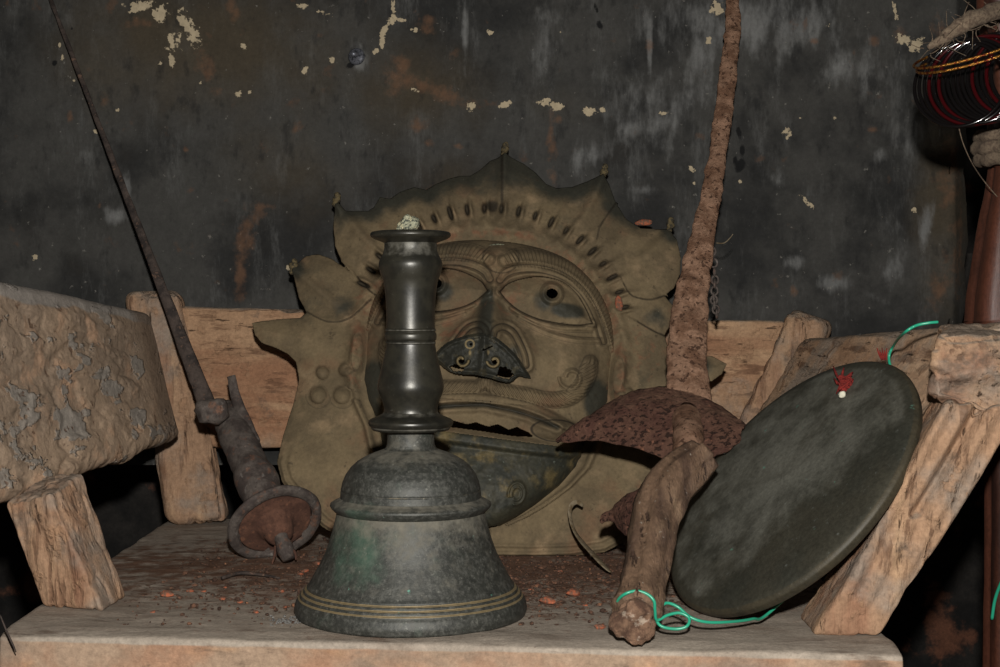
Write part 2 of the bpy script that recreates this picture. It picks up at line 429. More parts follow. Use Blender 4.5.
# ------------------------------------------------------------------ setting
WY = 0.68
def wall_back():
    x0, x1, z0, z1 = -1.15, .685, .075, 1.25
    nx, nz = 520, 330
    xs = np.linspace(x0, x1, nx); zs = np.linspace(z0, z1, nz)
    X, Z = np.meshgrid(xs, zs); V = np.stack([X.ravel(), np.full(X.size, WY), Z.ravel()], 1)
    # ragged right edge and bumpy plaster
    k = vn(V, (0, 0, 22), 4, 5)*.012
    V[:, 0] += np.where(V[:, 0] > x1-.03, k, 0)
    V[:, 1] += vn(V, 9, 4, 11)*.004+np.clip(V[:, 0]-(x1-.025), 0, 1)*1.2
    d = V-CAM; fw = d[:, 1]*CT-d[:, 2]*ST; up = d[:, 1]*ST+d[:, 2]*CT
    px = CX+F*d[:, 0]/fw; py = CY-F*up/fw
    def field(items, soft=1.):
        a = np.zeros(len(V))
        for it in items:
            cx, cy, rx, ry = it[:4]; an = math.radians(it[4]) if len(it) > 4 else 0; w = it[5] if len(it) > 5 else 1
            dx, dy = px-cx, py-cy; u = dx*math.cos(an)+dy*math.sin(an); v = -dx*math.sin(an)+dy*math.cos(an)
            q = np.sqrt((u/rx)**2+(v/ry)**2); a = np.maximum(a, w*np.clip(1.15-.6*q, 0, 1))
        return a
    cream = [(140,7,14,6),(160,14,7,9),(188,28,7,20,-28),(196,36,4,8),(174,42,7,10),(172,60,3,6),(160,63,2,2),(244,47,4,3),(238,94,4,2.5),(250,92,2.5,2),
             (305,71,3,5,20),(199,83,2.5,2),(301,7,7,3),(322,13,9,2,20),(332,60,3,3),(62,57,2,3),(60,45,1.5,3),(74,80,2,1.5),(35,257,4,3),
             (393,6,2.5,8),(392,19,3,7),(385,29,3,8,30),(382,42,2.5,9),(376,51,3,4,40),(400,20,6,2.2,15),(415,30,4,2.5),(490,32,4,3,30),
             (414,90,5,2.5),(471,107,6,4,45),(505,105,6,3.5,-28),(545,102,9,4,12),(556,106,7,5),(590,111,9,5),(603,110,3,2.5),(664,112,4.5,2.5),
             (787,133,5,5,0,.95),(692,169,3.5,4.5),(808,203,8,2.5,45),(708,40,2.5,6,15),(717,7,7,7),(895,10,2,14,-10),(903,40,9,5,20),(918,44,8,5,-50),(912,47,6,4),
             (694,183,2,2),(664,112,4,2),(740,182,3,2),(914,210,3,3),(290,268,3,3),(835,118,2,2),(630,208,2,2),(800,118,2,1.5),(828,25,2,2),(118,110,2,2),(96,132,2,2),(560,33,2,2),(104,143,2,1.5)]
    rust = [(140,22,15,6),(206,69,9,17,-15),(214,90,9,5,20),(236,12,6,8),(297,127,5,11,15),(302,128,3,4),(246,240,9,28,12),(240,275,7,28,5),(262,207,9,4),(105,100,5,8),
            (402,66,10,12),(398,80,14,16,20),(438,92,40,8,24),(455,98,18,6,25),(551,132,3,22),(552,148,5,12),(428,30,9,5,20),(559,121,4,5),(421,125,9,8),(428,143,6,4),(458,146,4,3),
            (806,24,3,9),(813,41,4,3),(874,41,7,6),(873,130,5,4),(794,290,4,7),(230,5,7,8),(186,150,3,3),(320,36,7,3),(430,20,7,5),(898,34,6,10,0,.9),
            (948,170,14,38,0,.85),(958,250,8,50,0,.8),(938,290,12,22,0,.8),(940,25,10,24,0,.8),(650,45,4,9),(552,175,6,8),(70,118,3,5),(100,205,2,3)]
    grey = [(750,25,95,32,0,.9),(700,60,18,60,0,.8),(850,70,50,24,0,.7),(650,110,40,45,0,.7),(465,35,3,45,0,1),(650,45,3,38,0,1),(545,40,14,40,0,.6),(640,128,24,10,0,.9),(660,122,10,14,0,.9),
            (795,262,14,7,0,1),(835,282,17,8,0,1),(592,155,12,25,60,.8),(640,190,12,5,0,.8),(125,195,6,22,0,.8),(118,216,14,8,0,1),(85,160,8,10,0,.6),(357,58,10,12,0,1.1),
            (895,265,10,30,10,.75),(880,300,14,5,30,.8),(925,230,10,30,0,.8),(908,140,18,25,0,.6),(780,180,40,10,20,.5),(940,100,20,30,0,.6),(880,155,8,8,0,.9)]
    brown = [(210,45,150,70,0,.9),(110,60,60,70,0,.7),(410,90,70,60,0,.8),(280,170,90,60,0,.6),(60,240,80,40,0,.4),(440,170,60,40,0,.6),(945,200,30,120,0,.9),(560,110,60,30,0,.4),(620,150,40,60,0,.3)]
    black = [(739,132,3,9,-10),(742,150,3,8),(740,166,5,7,30),(735,158,2,6),(596,8,2,6,-20),(600,25,3,6,-20),(352,64,7,3,-30),(357,54,8,3,10),(55,63,3,3),(72,28,2,2)]
    faces = []
    for j in range(nz-1):
        for i in range(nx-1):
            a = j*nx+i; faces.append((a, a+1, a+nx+1, a+nx))
    o = mesh('wall_back', V, faces, M_wall, attrs=dict(cream=field(cream), rust=field(rust), grey=field(grey), brown=field(brown), black=field(black)))
    setp(o, 'soot-blackened plaster wall with flaking cream and rust patches', 'wall', kind='structure')
wall_back()
def box(name, lo, hi, m, label=None, cat=None, kind='structure'):
    c = [(x, y, z) for z in (lo[2], hi[2]) for y in (lo[1], hi[1]) for x in (lo[0], hi[0])]
    V, Fc = hexa(c, (4, 4, 4), .02, 0)
    o = mesh(name, V, Fc, m, smooth=False); setp(o, label, cat, kind=kind); return o
box('wall_lower', (-2.2, 1.18, -.5), (1.6, 1.26, .4), M_shade_plaster, 'stained lower wall, set back and coloured dark as shade under the seat', 'wall')  # set back in an invented recess so the gap behind the seat falls dark
box('trim_added_lintel', (-1.15, WY+.012, .072), (.672, 1.18, .5), M_shade_plaster, 'added masonry over a recess made up for shade behind the seat', 'masonry')  # added block closing that recess from above to keep it shaded
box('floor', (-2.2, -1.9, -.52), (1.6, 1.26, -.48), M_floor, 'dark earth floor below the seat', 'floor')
box('wall_passage', (.676, 1.9, -.5), (1.6, 1.96, 1.4), M_shade_plaster, 'unlit wall far behind the pillar', 'wall')

# ------------------------------------------------------------------ seat
seat = empty('wooden_seat', (-.055, .22, 0), 'large rough weathered wooden seat with slanting arm planks carrying all the bronzes', 'seat')
TH = .075
def block(name, c8, m, n, amp=.002, rnd=.2, nscale=(30, 30, 30), seed=0, extra=None, attrs=None, label=None, parent=seat):
    V, Fc = hexa(c8, n, rnd, amp, nscale, seed, extra)
    at = attrs(V) if attrs else None
    o = mesh(name, V, Fc, m, parent, attrs=at)
    if label: o['label'] = label
    return o
def quad8(b, t): return [b[0], b[1], b[2], b[3], t[0], t[1], t[2], t[3]]
# seat plank: order (u,v): FL FR BL BR
fl, fr, bl, br = (-.475, -.098), (.362, -.178), (-.478, .66), (.37, .66)
def chip(u, W):
    # a split bite out of the front right corner and a wavy worn front edge
    fr_ = np.clip(1-(np.abs(W[:, 1]-(-.098-(W[:, 0]+.475)*.095))/.03), 0, 1)
    return -.004*fr_*np.abs(vn(W, (14, 14, 2), 3, 3))-.002*fr_
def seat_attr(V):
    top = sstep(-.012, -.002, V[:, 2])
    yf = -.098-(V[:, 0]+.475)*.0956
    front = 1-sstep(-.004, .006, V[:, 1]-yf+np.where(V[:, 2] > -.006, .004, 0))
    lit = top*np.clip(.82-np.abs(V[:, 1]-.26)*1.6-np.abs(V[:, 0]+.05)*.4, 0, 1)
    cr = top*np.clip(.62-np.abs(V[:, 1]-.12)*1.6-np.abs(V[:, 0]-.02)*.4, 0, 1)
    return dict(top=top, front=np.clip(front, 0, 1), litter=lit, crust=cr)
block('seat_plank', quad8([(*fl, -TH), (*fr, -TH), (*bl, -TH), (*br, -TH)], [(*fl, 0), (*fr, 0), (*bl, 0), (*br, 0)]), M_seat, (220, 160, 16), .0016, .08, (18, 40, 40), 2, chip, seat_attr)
# legs under the seat
for x, y in ((-.43, 0), (.31, -.06), (-.43, .6), (.31, .6)):
    block('leg', [(x-.035+dx*.07, y-.035+dy*.07, z) for z in (-.48, -TH+.004) for dy in (0, 1) for dx in (0, 1)], M_wood_z, (5, 5, 12), .003, .2)
def crack(seed, amp=.006, sc=(60, 60, 6)):
    def f(u, W):
        n = vn(W, sc, 3, seed); return -amp*np.clip(1-np.abs(n)*5, 0, 1)
    return f
# front left arm post
b = [P(42, 607, .027), P(103, 614, .0), P(70, 598, .10), P(128, 598, .075)]
t = [P(4, 504, .02), P(50, 494, .0), P(36, 474, .10), P(84, 472, .075)]
b = [(p[0], p[1], .0) for p in b]
block('arm_post', quad8(b, t), M_wood_z, (40, 40, 70), .0022, .07, (40, 40, 8), 4, crack(8, .003, (45, 45, 3.5)))
# back left post
b = [P(166, 526, .585), P(229, 526, .585), P(170, 520, .64), P(232, 520, .64)]
t = [P(122, 291, .585), P(179, 291, .585), P(126, 291, .65), P(182, 291, .65)]
b = [(p[0], p[1], 0) for p in b]
block('arm_post', quad8(b, t), M_wood_z, (20, 16, 60), .003, .32, (22, 22, 8), 5, crack(3, .005, (45, 45, 4)))
# back rail
y0, y1 = .60, .64
block('back_rail', quad8([P(186, 447, y0), P(770, 447, y0), P(186, 447, y1), P(770, 447, y1)], [P(176, 307, y0), P(786, 321, y0), P(176, 307, y1), P(786, 321, y1)]),
      M_wood_x, (140, 8, 40), .004, .15, (8, 20, 30), 6, crack(12, .006, (5, 20, 40)))
# back right post, round headed
b = [(.268, .57, 0), (.342, .57, 0), (.268, .625, 0), (.342, .625, 0)]
t = [P(787, 309, .57), P(829, 323, .57), P(792, 306, .625), P(838, 324, .625)]
block('arm_post', quad8(b, t), M_wood_z, (18, 14, 60), .003, .3, (22, 22, 8), 4, crack(3, .005, (45, 45, 4)))
# left arm slab
Y0, Y1 = -.16, .50
def slabline(xa, za, xb, zb):   # values at Y=0 and Y=.5
    def f(y): t = y/.5; return (xa+(xb-xa)*t, y, za+(zb-za)*t)
    return f
sb_ = slabline(-.498, .111, -.42, .132); st_ = slabline(-.552, .348, -.464, .300)
nrm = np.array((.97, .1, .2)); thick = -.045
def off(p): return tuple(np.array(p)+nrm*thick)
c8 = [off(sb_(Y0)), sb_(Y0), off(sb_(Y1)), sb_(Y1), off(st_(Y0)), st_(Y0), off(st_(Y1)), st_(Y1)]
def slab_extra(u, W):
    n1 = vn(W, (12, 16, 34), 4, 31); n2 = vn(W, (30, 40, 60), 3, 77)
    h = .0016*sstep(.0, .03, n1)+.0012*sstep(.1, .13, n1)+.0012*sstep(.08, .12, n2)
    h += -.003*np.clip(1-np.abs(vn(W, (4, 3.5, 16), 3, 40))*11, 0, 1)
    side = sstep(.93, .86, u[:, 2])*sstep(.93, .8, u[:, 1]); h = h*side
    low = 1-sstep(0, .1, u[:, 2])
    return h+low*.006*vn(W, (10, 40, 10), 3, 9)+.004*vn(W, (5, 5, 5), 2, 3)
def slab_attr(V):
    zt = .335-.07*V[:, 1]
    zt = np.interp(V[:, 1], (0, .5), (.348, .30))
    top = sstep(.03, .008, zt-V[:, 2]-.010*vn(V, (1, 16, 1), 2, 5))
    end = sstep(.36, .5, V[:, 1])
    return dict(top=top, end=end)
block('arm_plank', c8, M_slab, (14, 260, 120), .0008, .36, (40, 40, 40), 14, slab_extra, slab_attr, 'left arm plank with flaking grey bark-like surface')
# right arm plank, leaning outwards
c = dict(bf=(.372, -.095, .11), bb=(.325, .56, .12), tf=P(1000, 322, -.095), tb=P(803, 332, .56))
tf = (.474, -.095, .300); tb = c['tb']
nr = np.array((-.85, -.05, .53))*-.05
c8 = [c['bf'], tuple(np.array(c['bf'])+nr), c['bb'], tuple(np.array(c['bb'])+nr), tf, tuple(np.array(tf)+nr), tb, tuple(np.array(tb)+nr)]
block('arm_plank', c8, M_plank, (12, 110, 50), .0022, .42, (26, 6, 26), 15, crack(22, .002, (40, 4, 40)), None, 'right arm plank behind the gong')
# front right post
b = [G(813, 635), G(882, 637), G(798, 617), G(868, 615)]
zt = .262
t = [P(948, 402, -.125), P(1022, 408, -.125), P(938, 392, -.03), P(1012, 392, -.03)]
def post_extra(u, W):
    h = crack(25, .002, (40, 40, 5))(u, W)+.002*np.sin(u[:, 0]*19+2*vn(W, (8, 8, 4), 2, 3))*sstep(.02, .2, u[:, 2])
    step = sstep(.50, .53, u[:, 2])
    groove = np.exp(-((u[:, 0]-.45)/.09)**2)*step
    return h-.012*step*(u[:, 0] < .55)*1.0*0-.013*groove
block('arm_post', quad8(b, t), M_wood_z, (50, 40, 90), .002, .07, (34, 34, 8), 16, post_extra, None, 'broken right front arm post with a long groove')
# broken head of that post, overhanging chip
c8 = quad8([P(926, 404, -.125), P(1030, 440, -.13), P(932, 380, -.02), P(1030, 410, -.02)], [P(938, 332, -.12), P(1046, 344, -.135), P(940, 322, -.02), P(1046, 318, -.02)])
def head_extra(u, W):
    n = vn(W, (24, 24, 40), 4, 51)
    fr = 1-sstep(.0, .25, u[:, 1])
    low = sstep(.62, .35, u[:, 2]-.35*(u[:, 0]-.5))
    return -.012*low*fr+.003*sstep(-.1, .15, n)*fr-.003*np.clip(1-np.abs(vn(W, (20, 20, 60), 3, 5))*6, 0, 1)
block('post_head', c8, M_wood_y, (60, 40, 50), .004, .14, (30, 30, 30), 18, head_extra)

# ------------------------------------------------------------------ bell
def ZR(py, hw, Y=0.):
    x, y, z = ray(411, py); t = (Y-CAM[1])/y
    return (hw*t/F, CAM[2]+t*z)
bx = P(411, 612, 0)[0]
bell = empty('hand_bell', (bx, 0, 0), 'tall dark bronze hand bell with turned handle standing at the front of the seat', 'bell')
def lathe_obj(name, prof, m, parent, seg=128, dustf=None, linef=None):
    V, Fc = lathe(prof, seg, (bx, 0, 0))
    pr = np.asarray(prof); z = V[:, 2]
    gx_ = np.exp(-((V[:, 0]-bx+.045)/.05)**2-((z-.075)/.045)**2)*(V[:, 1] < 0)*.85
    gx_ = np.maximum(gx_, .25); at = dict(green=gx_, dust=dustf(z) if dustf else np.zeros(len(z)), line=linef(z) if linef else np.zeros(len(z)))
    return mesh(name, V, Fc, m, parent, attrs=at)
sk = [(104, 623), (110, 620), (114.5, 614), (116, 606), (114.5, 599), (112.5, 596)]
pts = [ZR(p, h) for h, p in sk]
# grooved rings then flaring skirt
g = [(112, 594.5), (110.6, 594), (110.5, 592), (108.5, 590), (107, 590), (107, 588), (105, 586), (103.4, 586), (103.4, 584), (101, 581), (97, 574), (91, 563), (86, 553), (81.5, 541), (78, 529), (75.5, 519), (74, 512), (73, 506)]
pts = [(.104, 0.)]+[ZR(p, h) for h, p in sk[1:]]+[ZR(p, h) for h, p in g]
pts = [(r, max(z, 0)) for r, z in pts]
zz = lambda py: ZR(py, 1)[1]
skirt_lines = [zz(594.3), zz(590), zz(586)]
def linef(z): return np.max([np.exp(-((z-l)/.0011)**2) for l in skirt_lines], 0)
def densify(p, n): 
    p = np.asarray(p); o = []
    for a, b in zip(p[:-1], p[1:]): o += [a+(b-a)*k/n for k in range(n)]
    return o+[p[-1]]
sk_o = lathe_obj('bell_skirt', densify(pts, 3), M_bell, bell, 160, lambda z: .4*np.exp(-((z-zz(510))/.02)**2)+.42*sstep(.015, .04, z), linef)
rim = [(73, 512), (76, 510), (79, 507), (80.6, 504.5), (80.2, 502.6), (77, 500.6), (73, 499), (70.5, 497)]
lathe_obj('shoulder_rim', densify([ZR(p, h) for h, p in rim], 3), M_bell, bell, 160, lambda z: .75*sstep(zz(507), zz(500), z))
dome = [(70.5, 498), (70.2, 494), (70, 490.6), (69.4, 490.2), (69.4, 489.2), (69.8, 488.6), (68, 481), (65, 474), (60, 467), (53.5, 461), (46, 456.5), (38, 453), (31, 450.5), (27, 449)]
lathe_obj('bell_dome', densify([ZR(p, h) for h, p in dome], 4), M_bell, bell, 160, lambda z: .55*sstep(zz(470), zz(452), z)+.25, lambda z: .5*np.exp(-((z-zz(489.7))/.0010)**2))
hd = bell
neck = [(28, 450), (25, 447.5), (23.8, 444), (23.4, 438), (23.4, 433), (24, 430)]
lathe_obj('neck', densify([ZR(p, h) for h, p in neck], 3), M_bell, hd, 96, lambda z: .5+0*z)
fl_ = [(24, 431), (38, 430), (39.5, 428), (40, 426.5), (41.5, 425.5), (42.6, 423), (42.3, 420.5), (40, 418.8), (33, 416), (28.5, 413.8), (27, 412)]
lathe_obj('flange', densify([ZR(p, h) for h, p in fl_], 3), M_handle, hd, 128, lambda z: .75*np.exp(-((z-zz(427.3))/.0016)**2)+.6*sstep(zz(419), zz(414), z))
low = smooth_profile([ZR(p, h) for h, p in [(27, 413), (26.8, 408), (28.5, 401), (31.5, 394), (33, 388), (32.6, 382), (30.6, 373), (28, 362), (26, 353), (24.8, 346), (24.6, 343)]], 6)
lathe_obj('grip', low, M_handle, hd, 128, lambda z: .5*sstep(zz(402), zz(412), z))
rg = [(24, 344.5), (25, 343.8), (25, 341.6), (24.2, 341.2), (24.4, 340.8), (25.6, 339.5), (26, 336.5), (25.8, 333.6), (24.6, 332), (24.3, 331.5), (25.1, 331), (25.1, 329), (24.3, 328.3)]
lathe_obj('ring_band', densify([ZR(p, h) for h, p in rg], 2), M_handle, hd, 128, lambda z: .8*(np.exp(-((z-zz(342.7))/.0012)**2)+np.exp(-((z-zz(330))/.0012)**2)))
upg = smooth_profile([ZR(p, h) for h, p in [(24.4, 330), (24.2, 322), (24.5, 308), (25.4, 294), (27.2, 282), (30.3, 273), (31.8, 266), (31.2, 261), (28.3, 255), (26.6, 250), (26.2, 245), (26.5, 242)]], 6)
lathe_obj('grip', upg, M_handle, hd, 128, lambda z: .62*sstep(zz(262), zz(254), z))
dk = [(26.3, 243), (30, 241.5), (36, 239.3), (39.5, 237.2), (40.4, 235.4), (40, 233.3), (38.5, 232), (33, 231), (20, 230.2), (5, 230)]
tdisc = lathe_obj('top_disc', densify([ZR(p, h) for h, p in dk], 3), M_handle, hd, 128, lambda z: .6*sstep(zz(234), zz(231.5), z))
mb = MB()
zt_ = zz(230.6)
for i, (dx, dy, r, hh) in enumerate(((0, 0, .0095, .75), (-.005, .002, .007, .6), (.006, .002, .0055, 1.1), (-.001, -.003, .0055, 1.5), (-.008, -.002, .004, .5), (.0035, .002, .005, 1.2))):
    V, Fc = rock((bx-.002+dx, dy, zt_), r, i+3, (1, .9, hh), sub=3); mb.add(V, Fc)
mb.build('wax_crust', M_lump, tdisc)['label'] = 'pale crusty lump on the top of the handle'

# ------------------------------------------------------------------ mask
MY0, MK = .335, .52
PXM = 1.25e-3
DV = np.array((0, -.999, .035))
def mplane(px, py, h):
    x, y, z = ray(px, py)
    # Y = MY0 + MK*Z
    t = (MY0+MK*CAM[2]-CAM[1])/(y-MK*z)
    V = np.stack([t*x, CAM[1]+t*y, CAM[2]+t*z], -1)
    return V+np.asarray(h)[..., None]*PXM*DV
mask = empty('bronze_mask', mplane(np.array(487.), np.array(556.), np.array(0.)), 'large dusty bronze demon face mask with leafy halo leaning behind the bell', 'mask')
PH = math.radians(5); MCX, MCY = 490., 340.
def uv(px, py):
    dx, dy = px-MCX, py-MCY
    return dx*math.cos(PH)+dy*math.sin(PH), -dx*math.sin(PH)+dy*math.cos(PH)
def xy(u, v): return MCX+u*math.cos(PH)-v*math.sin(PH), MCY+u*math.sin(PH)+v*math.cos(PH)
def dpoly(x, y, pts, closed=False):
    """distance to a polyline, and arc parameter"""
    pts = np.asarray(pts, float); best = np.full(x.shape, 1e9); arc = np.zeros(x.shape); s0 = 0; sd = np.zeros(x.shape)
    seq = list(zip(pts[:-1], pts[1:]))
    if closed: seq.append((pts[-1], pts[0]))
    for a, b in seq:
        d = b-a; L = np.hypot(*d)+1e-9
        t = np.clip(((x-a[0])*d[0]+(y-a[1])*d[1])/L**2, 0, 1)
        q = np.hypot(x-a[0]-t*d[0], y-a[1]-t*d[1]); m = q < best
        best = np.where(m, q, best); arc = np.where(m, s0+t*L, arc)
        sd = np.where(m, ((x-a[0])*d[1]-(y-a[1])*d[0])/L, sd); s0 += L
    return best, arc, sd
def inside(x, y, pts):
    pts = np.asarray(pts, float); r = np.zeros(x.shape, bool); n = len(pts)
    for i in range(n):
        x1, y1 = pts[i]; x2, y2 = pts[(i+1) % n]
        c = ((y1 > y) != (y2 > y)) & (x < (x2-x1)*(y-y1)/(y2-y1+1e-12)+x1); r ^= c
    return r
def smooth2(pts, n=5): return catmull(np.asarray(pts, float), n)[:, :2] if False else _cm2(pts, n)
def _cm2(pts, n):
    p = np.asarray(pts, float); p3 = np.hstack([p, np.zeros((len(p), 1))]); return catmull(p3, n)[:, :2]

def faceW(v):
    w1 = 124*np.clip(1-np.clip(np.abs(v-20)/118, 0, 1)**2.6, 0, 1)**(1/2.6)
    w2 = np.interp(v, (20, 50, 70, 96, 117, 138, 158, 172, 181, 188), (124, 123.5, 117, 104, 98, 83, 62, 44, 30, 0))
    return np.where(v < 20, w1, w2)
def measured(pts):
    p = np.asarray(pts, float); u, v = uv(420+p[:, 0]/2.9, 220+p[:, 1]/2.9); return np.stack([u, v], 1)
BROW = _cm2(measured([(244, 128), (262, 124), (300, 117), (370, 124), (430, 150), (482, 197), (522, 252), (546, 312), (562, 375)]), 6)
FOLD = _cm2(measured([(232, 182), (250, 162), (290, 150), (350, 152), (410, 170), (460, 207), (490, 250), (512, 302), (528, 352)]), 6)
LIDU = _cm2(measured([(232, 216), (258, 191), (310, 175), (360, 173), (410, 186), (450, 220), (475, 262), (492, 302)]), 6)
LIDL = _cm2(measured([(232, 216), (250, 237), (282, 264), (330, 287), (390, 301), (450, 307), (492, 302)]), 6)
LID2 = _cm2(measured([(262, 262), (300, 285), (350, 306), (410, 318), (490, 320)]), 6)
LID3 = _cm2(measured([(285, 288), (330, 314), (390, 338), (450, 350), (516, 352)]), 6)
MOU = np.vstack([[(0, 41)], _cm2(measured([(215, 485), (300, 501), (362, 516), (415, 514), (452, 492), (474, 458), (486, 415)]), 6)])
LIP = np.vstack([[(0, 57)], _cm2(measured([(200, 514), (290, 530), (360, 556), (420, 590), (446, 603)]), 6)])
LIPG = np.vstack([[(0, 63)], _cm2(measured([(200, 532), (300, 556), (392, 592)]), 6)])
ALAR = _cm2(measured([(213, 340), (220, 322), (242, 314), (268, 328), (288, 364), (300, 395), (304, 420)]), 6)
HOLE_UP = measured([(40, 566), (100, 572), (140, 583), (165, 577), (200, 590), (226, 583), (256, 598), (280, 591), (310, 606), (322, 616)])
HOLE_LO = measured([(40, 586), (105, 593), (160, 600), (220, 609), (270, 617), (322, 620)])
def dome(u, v, W):
    q = np.clip(np.abs(u)/np.maximum(W, 1), 0, 1)
    ve = np.clip(np.where(v < 0, (v+99)/40, (190-v)/60), 0, 1)
    return 58*np.clip(1-q**2.6, 0, 1)**.6*(1-(1-np.sqrt(np.clip(1-(1-ve)**2, 0, 1)))*.75)+3
def line(d, w, o=0): return np.exp(-((d-o)/w)**2)
def face_h(px, py):
    u, v = uv(px, py); a = np.abs(u); W = faceW(v)
    h = dome(u, v, W)
    pat = np.zeros(u.shape); cre = np.zeros(u.shape); rst = np.zeros(u.shape)
    D = {k: dpoly(a, v, c) for k, c in dict(b=BROW, f=FOLD, u=LIDU, l=LIDL, l2=LID2, l3=LID3, m=MOU, p=LIP, g=LIPG, n=ALAR).items()}
    # socket and eyeball
    sock = np.exp(-(((a-50)/50)**2+((v+50)/30)**2)**2); h -= 9*sock
    eye = inside(a, v, np.vstack([LIDU, LIDL[::-1]])); de = np.minimum(D['u'][0], D['l'][0])
    h += np.where(eye, 13*(1-np.exp(-de/10))-3, 0); out = ~eye
    h += np.where(out & (v < -20), 6*line(D['u'][0], 3.2, 3), 0)
    h += 4.5*line(D['f'][0], 2.6); h += 3*line(D['f'][0], 2, 6)
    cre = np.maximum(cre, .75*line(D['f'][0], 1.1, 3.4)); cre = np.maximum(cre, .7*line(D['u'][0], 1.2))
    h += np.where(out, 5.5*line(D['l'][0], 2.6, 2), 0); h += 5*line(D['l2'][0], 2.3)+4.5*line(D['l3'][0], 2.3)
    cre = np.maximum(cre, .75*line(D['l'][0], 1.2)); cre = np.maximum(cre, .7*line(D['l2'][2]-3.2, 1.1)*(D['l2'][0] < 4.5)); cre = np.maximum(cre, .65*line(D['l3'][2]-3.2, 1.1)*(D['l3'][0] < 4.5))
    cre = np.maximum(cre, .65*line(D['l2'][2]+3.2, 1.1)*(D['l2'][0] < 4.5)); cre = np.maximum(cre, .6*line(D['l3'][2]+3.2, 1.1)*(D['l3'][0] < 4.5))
    pu, pv = measured([(378, 219)])[0]
    dp = np.hypot(a-pu, v-pv); h += 6*line(dp, 2.6, 8.5); cre = np.maximum(cre, .55*line(dp, 1.2, 12))
    e0 = measured([(425, 268), (350, 240)])
    pat = np.maximum(pat, np.where(eye, 1.0*np.exp(-(((a-e0[0][0])/20)**2+((v-e0[0][1])/9)**2)**1.5), 0))
    pat = np.maximum(pat, np.where(eye, .75*np.exp(-(((a-e0[1][0])/12)**2+((v-e0[1][1])/13)**2)**1.5), 0))
    # nose: narrow bridge flaring to the tip
    t = np.clip((v+62)/66, 0, 1); wn = 6+13*t**1.3; hn = 6+36*t**1.15
    nz = np.exp(-(np.abs(u+3*t)/wn)**2.4)*sstep(-70, -52, v)
    h += hn*nz*np.where(v < 6, 1, np.exp(-((v-6)/6)**2))
    h += 18*np.exp(-(np.hypot((a-28)/17, (v-13)/21))**3)
    h += 4*line(D['n'][0], 2.0); cre = np.maximum(cre, .8*line(D['n'][0], 1.3, 3)); h += 3*line(D['n'][0], 1.8, 6)
    pat = np.maximum(pat, .95*np.exp(-((u+5)/(6+7*t))**2)*sstep(-55, -40, v)*(v < 8))
    pat = np.maximum(pat, .8*np.exp(-((a-24)/10)**2-((v-10)/12)**2))
    cre = np.maximum(cre, .4*line(np.abs(u+3*t), 3, wn+3)*sstep(-60, -40, v)*(v < 5))
    # forehead boss between the brows
    r = np.hypot((u-4)/15.5, (v+79)/13); h += 13*np.exp(-r**4); cre = np.maximum(cre, .7*line(r, .1, 1.12)*(v > -90))
    # cheek, moustache, scroll
    h += 11*np.exp(-(((a-70)/30)**2+((v-14)/26)**2)**1.5)
    dm, am, sm = D['m']; wm = np.interp(am, (0, 40, 75, 100, 118, 135), (5.5, 6, 7, 8, 8.5, 5))
    mo = np.exp(-(dm/wm)**4); h += mo*(10+1.5*np.sin((am+sm*.9)*1.5)); cre = np.maximum(cre, mo*.4*(np.sin((am+sm*.9)*1.5) < -.45))
    cre = np.maximum(cre, .6*line(dm, 1.6, 1.12*wm))
    su, sv = measured([(430, 455)])[0]; rs_ = np.hypot(a-su, v-sv); th = np.arctan2(v-sv, a-su)
    sp = rs_-(5+1.1*(th+PI)); h += 4*line(sp, 1.8)*(rs_ < 13); cre = np.maximum(cre, .6*line(sp, 1.1, 2.8)*(rs_ < 14))
    # lips
    h += 8*np.exp(-(D['p'][0]/4.5)**4); h += 6*line(D['g'][0], 3.5, 4)*(v > 60); cre = np.maximum(cre, .75*line(D['g'][0], 2.0))
    pat = np.maximum(pat, .7*line(D['g'][0], 4.0))
    lu, lv_ = measured([(388, 603)])[0]; r = np.hypot((a-lu)/21, (v-lv_)/9.5); h += 13*np.exp(-r**4); cre = np.maximum(cre, .85*line(r, .1, 1.12))
    # brow hair
    db, ab, sb = D['b']; wb = np.interp(ab, (0, 12, 40, 110, 150), (6, 8.5, 9, 7.5, 4))
    st_ = np.sin(ab*1.7+sb*.5); br_ = np.exp(-(db/wb)**4); h += br_*(9+1.5*st_); cre = np.maximum(cre, br_*.42*(st_ < -.35)); cre = np.maximum(cre, .55*line(db, 1.4, 1.08*wb))
    # lower lip roll and jaw bowl
    lv = 99+.05*u
    h += np.where(v > 78, 9*np.exp(-((v-lv+2)/7)**4)*(a < 100), 0); cre = np.maximum(cre, .8*line(v-lv-8, 2.2)*(a < 96))
    k1 = np.hypot((u-39)/8., (v-146)/11.); h += (3.0*line(k1, .16, 1)+2.5*line(k1, .15, .62))*((v < 150) | (u > 36)); cre = np.maximum(cre, .6*line(k1, .1, .8)*(v < 152))
    q = a/np.maximum(W, 1)
    pat = np.maximum(pat, .9*sstep(.80, .95, q)*sstep(20, 45, v))
    c0, c1 = measured([(505, 520)])[0]; pat = np.maximum(pat, 1.0*np.exp(-(((a-c0)/15)**2+((v-c1)/24)**2)**1.5))
    pat = np.maximum(pat, .5*np.exp(-(((a-70)/22)**2+((v-6)/14)**2)))
    rst = np.maximum(rst, .65*np.exp(-(((u+34)/22)**2+((v+2)/22)**2))*(u < -8))
    rst = np.maximum(rst, .55*sstep(.9, 1.0, q)*(v < 40)); rst = np.maximum(rst, .45*np.exp(-(((a-20)/25)**2+((v+40)/26)**2)))
    P3 = np.stack([px, py, 0*px], -1).reshape(-1, 3)
    h = h+vn(P3, .05, 3, 2).reshape(px.shape)*1.6+vn(P3, .25, 2, 6).reshape(px.shape)*.5
    return h, pat, cre, rst
def OPEN(u, v): return inside(u, v, np.vstack([HOLE_UP, HOLE_LO[::-1]]))
